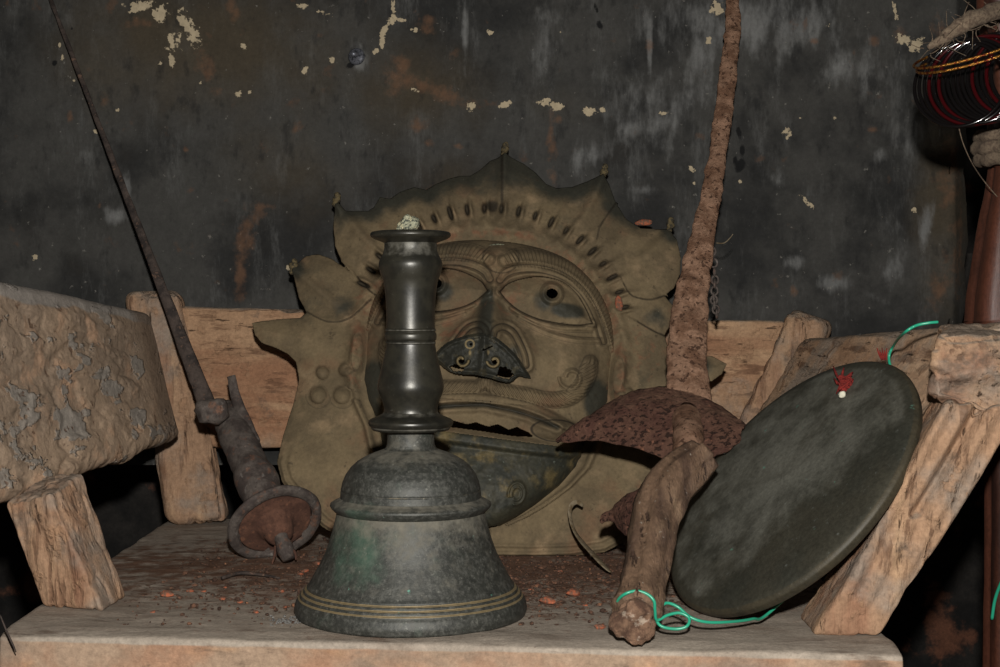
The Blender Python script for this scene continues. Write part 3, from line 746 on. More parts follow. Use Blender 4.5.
NOSEP = _cm2(measured([(46, 398), (66, 374), (92, 355), (130, 341), (178, 332), (216, 341), (250, 366), (280, 396), (300, 426), (317, 456), (286, 450), (262, 466), (236, 464), (206, 455), (165, 446), (125, 444), (92, 436), (62, 414), (46, 398)]), 5)
def grid_faces(ny, nx, keep):
    idx = np.arange(ny*nx).reshape(ny, nx)
    q = np.stack([idx[:-1, :-1], idx[1:, :-1], idx[1:, 1:], idx[:-1, 1:]], -1)
    return q[keep]
def submesh(name, V, Fq, m, parent, attrs, label=None):
    used = np.unique(Fq); mp = -np.ones(len(V), int); mp[used] = np.arange(len(used))
    o = mesh(name, V[used], mp[Fq], m, parent, attrs={k: a.ravel()[used] for k, a in attrs.items()})
    if label: o['label'] = label
    return o
def solid(o, th, off_=-1):
    md = o.modifiers.new('thickness', 'SOLIDIFY'); md.thickness = th; md.offset = off_; return o
def build_face():
    fs = .62; xs = np.arange(352, 625, fs); ys = np.arange(228, 534, fs)
    X, Y = np.meshgrid(xs, ys); h, pat, cre, rst = face_h(X, Y)
    V = mplane(X, Y, h).reshape(-1, 3)
    xc, yc = X[:-1, :-1]+fs/2, Y[:-1, :-1]+fs/2; u, v = uv(xc, yc); a = np.abs(u)
    W = faceW(v); ok = (a < W-.8) & (v > -97) & (v < 185)
    pu, pv = measured([(378, 219)])[0]
    hole = (np.hypot((a-pu)/5.6, (v-pv)/4.8) < 1) | OPEN(u, v)
    nd = inside(u, v, NOSEP) & (dpoly(u, v, NOSEP, True)[0] > 4)
    ok &= ~hole & ~nd
    eye = inside(a, v, np.vstack([LIDU, LIDL[::-1]]))
    db, ab, _ = dpoly(a, v, BROW); brow = db < np.interp(ab, (0, 12, 40, 110, 150), (6, 8.5, 9, 7.5, 4))
    dm, am, _ = dpoly(a, v, MOU); mou = dm < np.interp(am, (0, 40, 75, 100, 118, 135), (5.5, 6, 7, 8, 8.5, 5))
    jaw = (v > 93+.05*u) & (v > 84)
    V = V
    at = dict(patina=pat, crease_shade=cre, rust=rst)
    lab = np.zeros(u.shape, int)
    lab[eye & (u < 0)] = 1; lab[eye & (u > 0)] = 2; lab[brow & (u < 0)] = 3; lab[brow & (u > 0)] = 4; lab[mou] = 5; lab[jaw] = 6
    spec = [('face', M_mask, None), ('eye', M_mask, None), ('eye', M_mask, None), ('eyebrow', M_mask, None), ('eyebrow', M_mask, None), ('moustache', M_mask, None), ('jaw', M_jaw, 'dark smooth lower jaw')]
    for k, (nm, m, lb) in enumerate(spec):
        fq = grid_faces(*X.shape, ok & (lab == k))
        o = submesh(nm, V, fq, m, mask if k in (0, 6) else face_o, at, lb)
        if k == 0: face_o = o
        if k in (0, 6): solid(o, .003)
    # nose plate with pierced scrolls
    xs = np.arange(430, 540, .5); ys = np.arange(326, 386, .5); X, Y = np.meshgrid(xs, ys); u, v = uv(X, Y)
    d = dpoly(u, v, NOSEP, True)[0]
    hp = 98-.010*(u+4)**2-.30*np.clip(v-5, 0, 40)+3*np.exp(-((d-3)/2.)**2)+4*np.exp(-((u+4.5)/3.5)**2)
    sc = np.zeros(u.shape); holes = np.zeros(u.shape, bool)
    cx_, cy_ = (X-420)*2.9, (Y-220)*2.9
    for s, (rx, ry) in ((-1, (127, 406)), (1, (216, 408))):
        r = np.hypot(cx_-rx, cy_-ry)/2.9; th = np.arctan2(cy_-ry, (cx_-rx)*s); sp = r-(3.9+.9*th)
        g = np.exp(-(sp/1.5)**2)*(r < 9); hp += 4*g; sc = np.maximum(sc, g)
        holes |= (r < 2.6)
    nh = vn(np.stack([X, Y, 0*X], -1).reshape(-1, 3), .35, 2, 15).reshape(X.shape)*.35
    for hx, hy, hw, hh_, sl in ((110, 428, 22, 11, .12), (248, 446, 25, 16, .12), (240, 434, 12, 12, 0), (186, 376, 5, 3.5, 0), (200, 372, 12, 2.5, -.5), (152, 361, 4, 4, 0)):
        q_ = np.hypot((cx_-hx)/hw, (cy_-hy-sl*(cx_-hx))/hh_)+nh; holes |= q_ < 1
    sc = np.maximum(sc, .8*np.exp(-((np.hypot(cx_-150, (cy_-362))/2.9-4)/1.3)**2))
    for s in (-1, 1): sc = np.maximum(sc, .7*np.exp(-(((cx_-175-s*25)+.0*(cy_-380))/7)**2-((cy_-385)/14)**2))
    at = dict(scroll=sc)
    xc, yc = X[:-1, :-1]+.25, Y[:-1, :-1]+.25; uc, vc = uv(xc, yc)
    ok = inside(uc, vc, NOSEP) & ~holes[:-1, :-1]
    hp = hp+.8*vn(np.stack([X, Y, 0*X], -1).reshape(-1, 3), .3, 2, 5).reshape(X.shape)
    o = submesh('nose_plate', mplane(X, Y, hp).reshape(-1, 3), grid_faces(*X.shape, ok), M_noseplate, face_o, at, 'dark pierced scroll plate over the nostrils'); solid(o, .003)
build_face()

# halo plate
LEFT = [(470, 557), (430, 556), (390, 552), (350, 543), (322, 527), (300, 505), (282, 482), (277, 462), (283, 436), (293, 405), (299, 380), (296, 362), (288, 354), (276, 348), (262, 343), (255, 335), (252, 323), (262, 321), (280, 319), (300, 318), (307, 312), (299, 298), (295, 282), (292, 271), (295, 265), (306, 256), (318, 254), (332, 259), (345, 268), (358, 277), (342, 262), (335, 246), (333, 226), (335, 204), (339, 203), (346, 211), (356, 211), (368, 211)]
TOP = [(374, 207), (380, 197), (390, 199), (400, 192), (414, 187), (426, 190), (436, 184), (448, 179), (459, 176), (470, 176), (480, 170), (490, 161), (498, 158), (505, 153), (512, 158), (524, 164), (536, 173), (546, 184), (556, 188), (572, 187), (588, 181), (603, 174), (609, 184), (616, 203), (626, 219), (640, 228), (655, 229), (668, 229), (677, 240), (681, 258), (680, 274), (674, 288), (664, 296)]
RIGHT = [(673, 306), (672, 322), (664, 336), (670, 352), (690, 358), (712, 356), (727, 364), (722, 374), (712, 381), (700, 382), (686, 392), (676, 410), (672, 440), (668, 470), (662, 497), (648, 520), (628, 540), (605, 552), (570, 557), (530, 558)]
OUT = LEFT+TOP+RIGHT
def build_halo():
    st = 1.25
    xs = np.arange(248, 732, st); ys = np.arange(148, 562, st); X, Y = np.meshgrid(xs, ys)
    d, arc, _ = dpoly(X, Y, OUT, True); ins = inside(X, Y, OUT); d = np.where(ins, d, -d)
    u, v = uv(X, Y); a = np.abs(u); W = faceW(v)
    R = np.hypot(u, v+5); A = np.degrees(np.arctan2(-(v+5), u))
    h = 14*(1-np.exp(-np.clip(d, 0, 99)/16))
    pat = np.zeros(X.shape); cre = np.zeros(X.shape); rst = np.zeros(X.shape)
    q = np.where(v > 20, a/np.maximum(W, 1), np.hypot(a/124, (v-20)/119))
    # raised rim round the face, rust gathered in its groove
    h += 6*np.exp(-((q-1.1)/.05)**2)*(v < 60)
    rst = np.maximum(rst, .55*np.exp(-((q-1.06)/.07)**2)*(v < 60)); P0 = np.stack([X, Y, 0*X], -1).reshape(-1, 3); h += 3.5*vn(P0, .16, 3, 33).reshape(X.shape)*np.exp(-((q-1.06)/.08)**2)*(v < 60)
    h += 5*np.exp(-((q-1.07)/.035)**2)*(v > 40)
    # petals cup forwards with a pinched rib running to the knob
    ribs = [((505, 153), (500, 215), 5.5), ((603, 176), (575, 235), 5), ((337, 204), (385, 262), 5), ((293, 268), (350, 315), 5), ((672, 232), (620, 275), 4), ((700, 368), (640, 380), 3)]
    for (a0, b0, hh) in ribs:
        dd, ar, _ = dpoly(X, Y, [a0, b0]); L = math.hypot(a0[0]-b0[0], a0[1]-b0[1])
        h += hh*np.exp(-(dd/5)**2)*sstep(L, L*.5, ar)
        pat = np.maximum(pat, .95*np.exp(-((dd)/15)**2)*sstep(L*.42, 0, ar))
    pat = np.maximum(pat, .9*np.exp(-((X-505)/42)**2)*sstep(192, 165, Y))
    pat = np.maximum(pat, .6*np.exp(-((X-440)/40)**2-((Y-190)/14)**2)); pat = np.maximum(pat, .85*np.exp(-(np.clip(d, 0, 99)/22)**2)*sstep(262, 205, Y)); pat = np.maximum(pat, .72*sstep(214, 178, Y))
    pat = np.maximum(pat, .75*np.exp(-((X-345)/17)**2-((Y-306)/13)**2))
    pat = np.maximum(pat, .7*np.exp(-((X-655)/16)**2-((Y-318)/14)**2))
    cre = np.maximum(cre, .8*np.exp(-((X-502)/2.5)**2)*sstep(215, 200, Y)*(Y > 150))
    for pl, hh in (([(358, 277), (372, 292), (384, 300)], 7), ([(307, 312), (330, 322), (352, 318), (372, 300)], 6), ([(616, 203), (600, 226), (596, 240)], 4), ([(664, 296), (648, 300), (630, 296), (622, 284)], 7), ([(664, 336), (650, 330), (636, 322)], 5)):
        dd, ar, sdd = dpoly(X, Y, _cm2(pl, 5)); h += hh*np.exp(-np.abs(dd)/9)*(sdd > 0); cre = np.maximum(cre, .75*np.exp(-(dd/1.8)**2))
    # ring of slots and small bosses over the brow
    for k, an in enumerate(np.arange(18, 168, 7.2)):
        for rr, sz in ((137, 1.),):
            cu, cv = rr*math.cos(math.radians(an)), -5-rr*math.sin(math.radians(an))*.92
            er, et = (math.cos(math.radians(an)), -math.sin(math.radians(an))), (math.sin(math.radians(an)), math.cos(math.radians(an)))
            pr = (u-cu)*er[0]+(v-cv)*er[1]; pt = (u-cu)*et[0]+(v-cv)*et[1]
            jit = .75+.5*random.random(); er = (er[0]*.94+et[0]*.34, er[1]*.94+et[1]*.34); et = (-er[1], er[0])
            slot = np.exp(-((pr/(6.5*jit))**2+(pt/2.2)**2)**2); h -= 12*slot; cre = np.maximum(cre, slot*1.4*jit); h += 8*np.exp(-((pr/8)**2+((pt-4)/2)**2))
            boss = np.exp(-((pr+13)/5)**2-(pt/4)**2); h += 5*boss
            l2 = np.exp(-((pr-14)/9)**2-((pt-6)/3.5)**2); h += 2.2*l2
    # chipped hollow high on the halo
    hl = np.exp(-(((X-492)/8)**2+((Y-207)/7)**2)**2); h -= 5*hl; cre = np.maximum(cre, hl*.9); rst = np.maximum(rst, .4*hl)
    # lower collar: rim lines parallel to the edge and to the jaw
    low = sstep(440, 480, Y)
    for o_, hh in ((5, 4), (13, 3)): h += hh*np.exp(-((d-o_)/2.2)**2)*low; cre = np.maximum(cre, .4*np.exp(-((d-o_-4)/1.8)**2)*low)
    h += 6*np.exp(-((q-1.1)/.03)**2)*(v > 70); cre = np.maximum(cre, .6*np.exp(-((q-1.055)/.02)**2)*(v > 70))
    # bosses and scroll lines on the cheek wings
    for s in (-1, 1):
        for bu, bv, br_ in ((141, 67.5, 9), (165, 69.5, 9), (140, 42, 7), (162.5, 47, 7)):
            r = np.hypot(u-s*bu, v-bv); h += 9*np.sqrt(np.clip(1-(r/br_)**2, 0, 1)); cre = np.maximum(cre, .45*np.exp(-((r-br_*1.15)/1.8)**2))
        for bu, bv in ((141, 67.5), (165, 69.5)):
            r = np.hypot(u-s*bu, v-bv); cre = np.maximum(cre, .6*np.exp(-((r-13)/1.4)**2)*(v > bv))
    eu, ev = uv(X, Y); e = np.hypot((a-129)/7, (v-24)/24); h += 12*np.exp(-e**4); cre = np.maximum(cre, .6*np.exp(-((e-.75)/.12)**2))
    P3 = np.stack([X, Y, 0*X], -1).reshape(-1, 3); n1 = vn(P3, .03, 3, 4).reshape(X.shape); h += 2.5*n1+.8*vn(P3, .12, 3, 8).reshape(X.shape)
    rst = np.maximum(rst, .45*np.exp(-(((X-640)/22)**2+((Y-350)/40)**2))); rst = np.maximum(rst, .5*np.exp(-(((X-365)/14)**2+((Y-300)/30)**2)))
    rst = np.maximum(rst, .42*np.exp(-(((X-640)/16)**2+((Y-480)/24)**2)))
    gy, gx = np.gradient(d, st); g2 = gx*gx+gy*gy+1e-6; mv = (d < 0) & (d > -3)
    Xs = np.where(mv, X-d*gx/g2*np.minimum(1, g2), X); Ys = np.where(mv, Y-d*gy/g2*np.minimum(1, g2), Y)
    V = mplane(Xs, Ys, h).reshape(-1, 3); V[:, 2] = np.maximum(V[:, 2], .001)
    dc = d[:-1, :-1]; ac, vc = a[:-1, :-1], v[:-1, :-1]
    inner = (ac < faceW(vc+2)-14) & (vc > -84) & (vc < 150)
    dmax = np.maximum(np.maximum(d[:-1, :-1], d[1:, :-1]), np.maximum(d[:-1, 1:], d[1:, 1:])); dmin = np.minimum(np.minimum(d[:-1, :-1], d[1:, :-1]), np.minimum(d[:-1, 1:], d[1:, 1:])); keep = (dmax > .35) & (dmin > -2.2) & ~inner
    o = submesh('halo', V, grid_faces(*X.shape, keep), M_mask, mask, dict(patina=pat, crease_shade=cre, rust=rst), 'leafy halo plate with petal edges'); solid(o, .004)
    for i, (x, y) in enumerate(((337, 200), (294, 267), (505, 150), (604, 172), (670, 226))):
        c = mplane(np.array(float(x)), np.array(float(y)), np.array(3.)); mb = MB()
        for k, (dx, dz, r) in enumerate(((0, 0, .006), (.001, .006, .0045), (-.002, -.007, .0045))):
            V2, F2 = rock((c[0]+dx, c[1], c[2]+dz-r*.9), r, 40+i*5+k, (1, 1, 1)); mb.add(V2, F2)
        mb.build('petal_knob', M_petalknob, o)
build_halo()

# ------------------------------------------------------------------ left sword with disc pommel
s1 = np.array(P(207, 405, .45)); s0 = np.array(P(275, 523, .30)); s2 = np.array(P(50, -2, .665)); s3 = np.array(P(38, -30, .672))
sw = empty('iron_sword', (s0[0], s0[1], 0), 'slim dark iron sword with disc pommel leaning into the left back corner', 'sword')
bl_pts = [s1+(s2-s1)*t for t in (-.02, .12, .3, .5, .75, 1)]
V, Fc = tube(bl_pts, [.012, .0095, .0064, .0045, .0034, .003], 10, 12, .0012, 90, flat=(.35, 1), seed=3, up=(0, -1, .3))
mesh('blade', V, Fc, M_ironblade, sw)
ax = (s0-s1)/np.linalg.norm(s0-s1)
g1 = np.array(P(227, 414, .45)); ax = (s0-g1)/np.linalg.norm(s0-g1); LG = np.linalg.norm(s0-g1)/.23
V, Fc = tube([g1-ax*.012, g1+ax*.02*LG, g1+ax*.06*LG, g1+ax*.11*LG, g1+ax*.15*LG, g1+ax*.19*LG, g1+ax*.225*LG], [.014, .020, .0235, .0225, .0265, .0215, .016], 8, 24, .0028, 60, seed=6)
mesh('grip', V, Fc, M_iron, sw)
# prong beside the blade
V, Fc = tube([P(252, 445, .40), P(243, 420, .425), P(236, 398, .44), P(231, 376, .445)], [.013, .0105, .0075, .0065], 8, 14, .0012, 90, flat=(.5, 1), seed=9)
mesh('guard_prong', V, Fc, M_iron, sw)
V, Fc = rock(np.array(P(211, 425, .395)), .0195, 9, (1.1, .85, .95), sub=3); mesh('guard_knob', V, Fc, M_rustred if False else M_iron, sw)
def frame(z, up=(0, 0, 1)):
    z = np.array(z, float)/np.linalg.norm(z); x = np.cross(up, z); x /= np.linalg.norm(x); return np.stack([x, np.cross(z, x), z], 1)
R = frame(ax)
pr = [(.010, -.010), (.03, -.0065), (.050, -.005), (.0575, -.003), (.059, 0), (.0575, .004), (.053, .0055), (.0475, .005), (.0455, .001)]
V, Fc = lathe(densify(pr, 3), 64, s0, R); V += np.stack([vn(V, 70, 3, k) for k in (1, 2, 3)], 1)*.0012
V[:, 2] = np.maximum(V[:, 2], .0008)
pdisc = mesh('pommel_disc', V, Fc, M_iron, sw)
pr = [(.0465, .001), (.035, .0025), (.0245, .004), (.020, .010), (.017, .019), (.013, .024)]
V, Fc = lathe(densify(pr, 4), 64, s0, R); V += np.stack([vn(V, 60, 3, k) for k in (4, 5, 6)], 1)*.0018
mesh('pommel_boss', V, Fc, M_rustred, pdisc)['label'] = 'red rusty hollow of the pommel'
kd = (ax+np.array((.05, .1, -.35))); kd /= np.linalg.norm(kd)
k0 = s0+ax*.018
V, Fc = tube([k0, k0+kd*.012, k0+kd*.025, k0+kd*.036], [.0085, .009, .0105, .008], 6, 16, .0015, 120, seed=4)
V[:, 2] = np.maximum(V[:, 2], .001); mesh('tang_knob', V, Fc, M_iron, pdisc)
mb = MB()
for a_, b_ in (((275, 546), (272, 564)), ((292, 548), (296, 560))):
    p0, p1 = np.array(P(*a_, .275)), np.array(P(*b_, .268)); p1[2] = max(p1[2], .002)
    V, Fc = tube([p0, (p0+p1)/2+(.002, -.003, .001), p1], [.0014, .0016, .001], 5, 8, .0004, 200); mb.add(V, Fc)
mb.build('tie_string', M_rustred, pdisc)

# ------------------------------------------------------------------ right rusty sword
rs = empty('rusted_sword', G(640, 600), 'broad rust-crusted sword with curved guard and branch-wood grip standing right of the mask', 'sword')
bp = [(690, 420, 25), (688, 385, 22), (687, 345, 19.5), (691, 300, 17.5), (699, 255, 14), (709, 205, 10.5), (717, 160, 9.5), (724, 110, 9), (729, 65, 8.5), (733, 25, 7.5), (733, -6, 6.5), (732, -40, 6)]
pts = []; rad = []
for x, y, w in bp:
    Y = np.interp(y, (-40, 412), (.665, .20)); pts.append(P(x, y, Y)); rad.append(w*(Y+1.5)/F)
def rough_edge(V, amp, sc, seed): return V+np.stack([vn(V, sc, 4, seed+k) for k in range(3)], 1)*amp
V, Fc = tube(pts, rad, 14, 20, .0016, 90, flat=(.28, 1), seed=5, up=(0, -1, .5)); V = rough_edge(V, .0034, 60, 6)
mesh('blade', V, Fc, M_rustblade, rs)
def sheet(name, up_, lo_, m, parent, n=46, k=22, th=.004, amp=.002, sag=0, seed=0, label=None):
    A = catmull(np.array([P(*p) for p in up_]), 8); B = catmull(np.array([P(*p) for p in lo_]), 8)
    def res(C): 
        s = np.linspace(0, len(C)-1, n); i = np.minimum(s.astype(int), len(C)-2); f = (s-i)[:, None]; return C[i]*(1-f)+C[i+1]*f
    A, B = res(A), res(B); t = np.linspace(0, 1, k)
    V = A[:, None]*(1-t)[None, :, None]+B[:, None]*t[None, :, None]
    tp = np.minimum(1, np.linspace(0, 1, n)*5)[:, None]
    V[:, :, 2] += sag*tp*np.sin(t*PI)[None]; V[:, :, 1] -= sag*.7*tp*np.sin(t*PI)[None]
    V = V.reshape(-1, 3); V = V+np.stack([vn(V, 60, 3, seed+q) for q in range(3)], 1)*amp
    fq = grid_faces(n, k, np.ones((n-1, k-1), bool))
    o = mesh(name, V, fq, m, parent); solid(o, th, 0)
    if label: o['label'] = label
    return o
sheet('guard', [(557, 441, .205), (575, 428, .21), (600, 409, .22), (628, 394, .225), (660, 388, .225), (695, 394, .215), (722, 409, .20), (746, 430, .17)],
      [(557, 443, .203), (580, 441, .19), (605, 442, .18), (635, 448, .165), (662, 458, .15), (690, 464, .14), (718, 456, .13), (742, 440, .14)], M_guard, rs, 90, 34, .004, .0042, .012, 3, 'dark pitted curved guard')
V, Fc = tube([P(686, 415, .19), P(688, 440, .12), P(683, 460, .085), P(680, 478, .075)], [.016, .0165, .0125, .011], 8, 20, .0025, 70, seed=8)
mesh('tang_knob', V, Fc, M_rustblade, rs)
hp = [(703, 458, .045, 19), (684, 473, .03, 23), (666, 492, .005, 25), (655, 522, -.03, 24), (648, 560, -.075, 23), (641, 592, -.115, 23), (635, 612, -.14, 25)]
pts = [P(x, y, Y) for x, y, Y, w in hp]; rad = [w*(Y+1.5)/F for x, y, Y, w in hp]
def ridged(a): k = 1+.06*np.cos(5*a)+.05*np.cos(9*a+1)+.03*np.cos(17*a); return np.cos(a)*k, np.sin(a)*k
V, Fc = tube(pts, rad, 12, 40, .0024, 45, seed=12, profile=ridged); V[:, 2] = np.maximum(V[:, 2], .001)
mesh('grip', V, Fc, M_grip, rs)
pe = np.array(P(634, 622, -.152)); V, Fc = rock((pe[0]+.001, pe[1], .0015), .0192, 6, (.95, .62, 1.08), sub=4); V = rough_edge(V, .004, 110, 3); V[:, 2] = np.maximum(V[:, 2], .001)
mesh('grip_end', V, Fc, M_gripend, rs)['label'] = 'pale broken end of the grip'
sheet('lower_flange', [(598, 520, .13), (612, 508, .125), (630, 495, .11), (650, 484, .08), (664, 480, .05)], [(600, 524, .128), (615, 524, .12), (626, 538, .10), (640, 530, .07), (662, 510, .04)], M_guard, rs, 40, 20, .005, .0065, .004, 9)

# chain hanging behind that blade
mb = MB(); n = 15
cpts = catmull([P(708, 236, .40), P(713, 255, .40), P(715, 280, .40), P(714, 300, .40), P(717, 314, .40)], 6)
s = np.linspace(0, len(cpts)-1, n)
for i, q in enumerate(s):
    c = cpts[int(q)]; a = np.arange(14)/14*2*PI; e = np.array((1, 0, 0)) if i % 2 else np.array((.3, .95, 0))
    ring = c+np.cos(a)[:, None]*e*.0042+np.sin(a)[:, None]*np.array((0, 0, .0052))
    V, Fc = tube(ring, .0014, 1, 7, .0005, 300, closed=True); mb.add(V, Fc)
o = mb.build('iron_chain', M_iron); recenter(o); setp(o, 'short rusty chain dangling at the right edge of the rusted blade', 'chain')
V, Fc = tube([P(716, 243, .40), P(724, 243, .39), P(730, 238, .385), P(733, 234, .38)], [.0008, .0008, .0007, .0005], 6, 6)
o = mesh('bent_straw', V, Fc, M_leaf); recenter(o); setp(o, 'tiny pale straw caught beside the chain on the rusted blade', 'straw')

# ------------------------------------------------------------------ gong
GPX = (784, 479)
def gong_pose():
    px, py = GPX
    x, y, z = ray(px, py); v = np.array((float(x), float(y), float(z))); v /= np.linalg.norm(v)
    r = np.cross(v, (0, 0, 1)); r /= np.linalg.norm(r); up = np.cross(r, v)
    L = np.array((222, 240.)); L /= np.linalg.norm(L)
    side = -L[1]*r+L[0]*up                    # towards upper left
    k = .475; nrm_ = math.sqrt(1-k*k)*side-k*v
    return v, nrm_, L[0]*r+L[1]*up
gv, gn, gl = gong_pose()
x, y, z = ray(*GPX); g0 = np.array((float(x), float(y), float(z)))
GR0 = 158.
best = None
for t in np.linspace(1.2, 1.7, 501):
    c = CAM+g0*t; Rr = GR0*t/F
    lowz = c[2]-Rr*math.sqrt(1-gn[2]**2)-gn[2]*.014*t/1.45
    if best is None or abs(lowz-.001) < best[0]: best = (abs(lowz-.001), t)
gt = best[1]; gc = CAM+g0*gt; GR = GR0*gt/F
gong = empty('bronze_gong', tuple(gc), 'round dark bronze gong propped against the right arm post', 'gong')
R = frame(gn, tuple(gl))
dp_ = .015
pf = [(0.0001, .003), (GR*.3, .0028), (GR*.6, .002), (GR*.85, .0005), (GR*.93, -.001), (GR*.975, -.003), (GR*.996, -.006), (GR, -.009), (GR*.99, -dp_), (GR*.972, -dp_-.001), (GR*.965, -dp_+.002), (GR*.955, -.010), (GR*.9, -.006), (GR*.5, -.003), (.0001, -.002)]
V, Fc = lathe(densify(smooth_profile(pf, 4), 2)[::-1], 160, gc, R)
Lc = (V-gc)@R; rr = np.hypot(Lc[:, 0], Lc[:, 1])/GR
# local: x across, y along ... bloom towards the upper left half
e1 = (V-gc)@gl/GR; e2 = (V-gc)@np.cross(gn, gl)/GR
bloom = np.clip(.9-.35*rr, 0, 1)*sstep(.97, .9, rr)
ca, sa = (-.0, 1)
d_low = (V-gc)@np.cross(gl, gn)/GR
sgn = 1 if np.dot(np.cross(gl, gn), np.array((1, 0, 0))) > 0 else -1
bloom = bloom*(.25+.75*sstep(.62, .30, sgn*d_low-.12*e1))
gobj = mesh('gong_disc', V, Fc, M_gong, gong, attrs=dict(bloom=bloom, rim=sstep(.965, .985, rr)))
# red thread knot near the upper edge
def on_gong(px, py, lift=.0035):
    x, y, z = ray(px, py); r = np.array((float(x), float(y), float(z))); t = np.dot(gc+gn*lift-CAM, gn)/np.dot(r, gn); return CAM+r*t
mb = MB(); rnd = random.Random(5)
kc = on_gong(845, 384, .006)
for i in range(16):
    p = [kc+np.array([rnd.uniform(-1, 1), rnd.uniform(-1, 1), rnd.uniform(-1, 1)])*np.array((.009, .005, .011))*(.3+.7*k/3) for k in range(4)]
    V, Fc = tube(p, [.0013, .0016, .0014, .0006], 5, 6); mb.add(V, Fc)
for (a_, b_) in (((838, 378), (833, 366)), ((842, 376), (844, 367)), ((848, 376), (853, 372)), ((838, 384), (834, 378))):
    V, Fc = tube([on_gong(*a_, .006), (on_gong(*a_, .008)+on_gong(*b_, .008))/2, on_gong(*b_, .006)], [.0014, .0013, .0006], 4, 6); mb.add(V, Fc)
tkn = mb.build('thread_knot', M_thread, gong); tkn['label'] = 'frayed red thread knot near the gong edge'
V, Fc = rock(on_gong(842, 398, .0035), .0036, 2, (1.1, .8, 1)); mesh('knot_end', V, Fc, M_white, tkn)
mb = MB()
for k in range(5):
    V, Fc = tube([np.array(P(882+k, 360, gc[1]+.045)), np.array(P(879+1.8*k, 354, gc[1]+.045)), np.array(P(877+2.5*k, 348+2*(k % 2), gc[1]+.045))], [.0012, .001, .0005], 4, 6); mb.add(V, Fc)
mb.build('thread_tuft', M_thread, gong)

# green wire
yb = gc[1]
w = [P(938, 322, -.06), P(928, 323, -.06), P(915, 326, -.055), P(903, 334, -.04), P(894, 345, yb+.06), P(889, 357, yb+.07), P(892, 372, yb+.075), P(900, 400, yb+.075)]
w2 = [P(770, 612, -.07), P(752, 619, -.10), P(728, 622, -.125), P(706, 622, -.135), P(690, 617, -.135), P(678, 607, -.13), P(667, 603, -.13), P(660, 608, -.135), P(656, 617, -.14), P(661, 626, -.145), P(676, 629, -.145), P(687, 626, -.145), P(689, 618, -.14), P(680, 613, -.138), P(668, 615, -.14), P(657, 620, -.145), P(655, 610, -.15), P(654, 601, -.152), P(647, 594, -.15), P(636, 591, -.148), P(625, 594, -.148), P(618, 600, -.14), P(615, 608, -.13)]
back = [(np.array(w[-1])*(1-t)+np.array(w2[0])*t)+np.array((.045, .03, .0))*math.sin(t*PI) for t in (.25, .5, .75)]
V, Fc = tube(w+[tuple(b_) for b_ in back]+w2, .00145, 8, 10); V[:, 2] = np.maximum(V[:, 2], .0008)
o = mesh('green_wire', V, Fc, M_wire); recenter(o); setp(o, 'thin green plastic wire tied round the rusted sword grip and run behind the gong', 'wire')

# ------------------------------------------------------------------ pillar, rope and bangles at the right edge
def P2(px, py, Y): return P(px, py, Y)
py_ = [(-60, 975, 60), (0, 976, 58), (40, 980, 54), (120, 985, 46), (170, 985, 50), (230, 976, 62), (300, 966, 74), (330, 965, 76), (400, 975, 60), (470, 982, 50), (667, 981, 52), (900, 981, 52)]
YP = .12
prof = []
for y, x, w_ in py_:
    c = P(x+8+w_, y, YP); prof.append((c, w_*(YP+1.5)/F))
def fluted(a): k = 1+.07*np.sin(9*a+.5)+.03*np.sin(17*a); return np.cos(a)*k, np.sin(a)*k
V, Fc = tube([c for c, r in prof], [r for c, r in prof], 8, 72, .002, 18, profile=fluted, seed=2)
o = mesh('carved_pillar', V, Fc, M_pillar); recenter(o); setp(o, 'brown varnished carved wooden pillar cut by the right edge of the photo', 'pillar')
mb = MB()
pc = np.array(P(985+54, 148, YP)); R0 = 50*(YP+1.5)/F
for k in range(3):
    a = np.arange(90)/90*2*PI; z = .012-.012*k
    ring = pc+np.stack([np.cos(a)*(R0+.006+.003*(k == 1)), np.sin(a)*(R0+.006), np.full(90, z)+.004*np.sin(a)], 1)
    V, Fc = tube(ring, .0078, 1, 10, closed=True)
    ph = np.repeat(np.arange(90), 10)*.9+np.tile(np.arange(10), 90)*.63
    cen = np.repeat(ring, 10, 0); V = cen+(V-cen)*(1+.16*np.sin(ph))[:, None]; mb.add(V, Fc)
o = mb.build('rope_collar', M_rope); recenter(o); setp(o, 'thick twisted rope collar wound round the pillar below the bangles', 'rope')
# hairy rope the bangles hang from
mb = MB(); rr_ = random.Random(3)
YB = .03
core = [np.array(P(928, 52, YB)), np.array(P(948, 38, YB)), np.array(P(968, 25, YB)), np.array(P(988, 18, YB+.01)), np.array(P(1012, 12, YB+.04)), np.array(P(1030, 10, YB+.06))]
V, Fc = tube([c_+np.array((0, 0, .004)) for c_ in core], [.003, .007, .0085, .009, .010, .010], 8, 16, .004, 70, seed=3); mb.add(V, Fc)
for i in range(70):
    k = rr_.uniform(0, 4.2); i0 = int(k); b0 = core[i0]+(core[i0+1]-core[i0])*(k-i0)
    d = np.array([rr_.gauss(0, 1) for _ in range(3)]); d /= np.linalg.norm(d); d2 = d+np.array([rr_.gauss(0, .5) for _ in range(3)])
    V, Fc = tube([b0+d*.008, b0+d*.014, b0+d*.014+d2*.008], [.0006, .0005, .0003], 3, 4, cap=False); mb.add(V, Fc)
o = mb.build('jute_rope', M_rope); recenter(o); setp(o, 'hairy grey-brown jute rope holding up the bangles', 'rope')
def bangle(c, n, R_, r_, m, label, group='glass bangles hanging on the rope'):
    r_ *= .72
    n = np.array(n, float); n /= np.linalg.norm(n); Rm = frame(n, (0, 0, 1)); a = np.arange(72)/72*2*PI
    ring = np.stack([np.cos(a)*R_, np.sin(a)*R_, 0*a], 1)@Rm.T
    V, Fc = tube(ring, r_, 1, 10, closed=True)
    o = mesh('bangle', V, Fc, m); o.location = c; setp(o, label, 'bangle', group); return o
blk = 'black glass bangle in the row hanging beside the pillar'
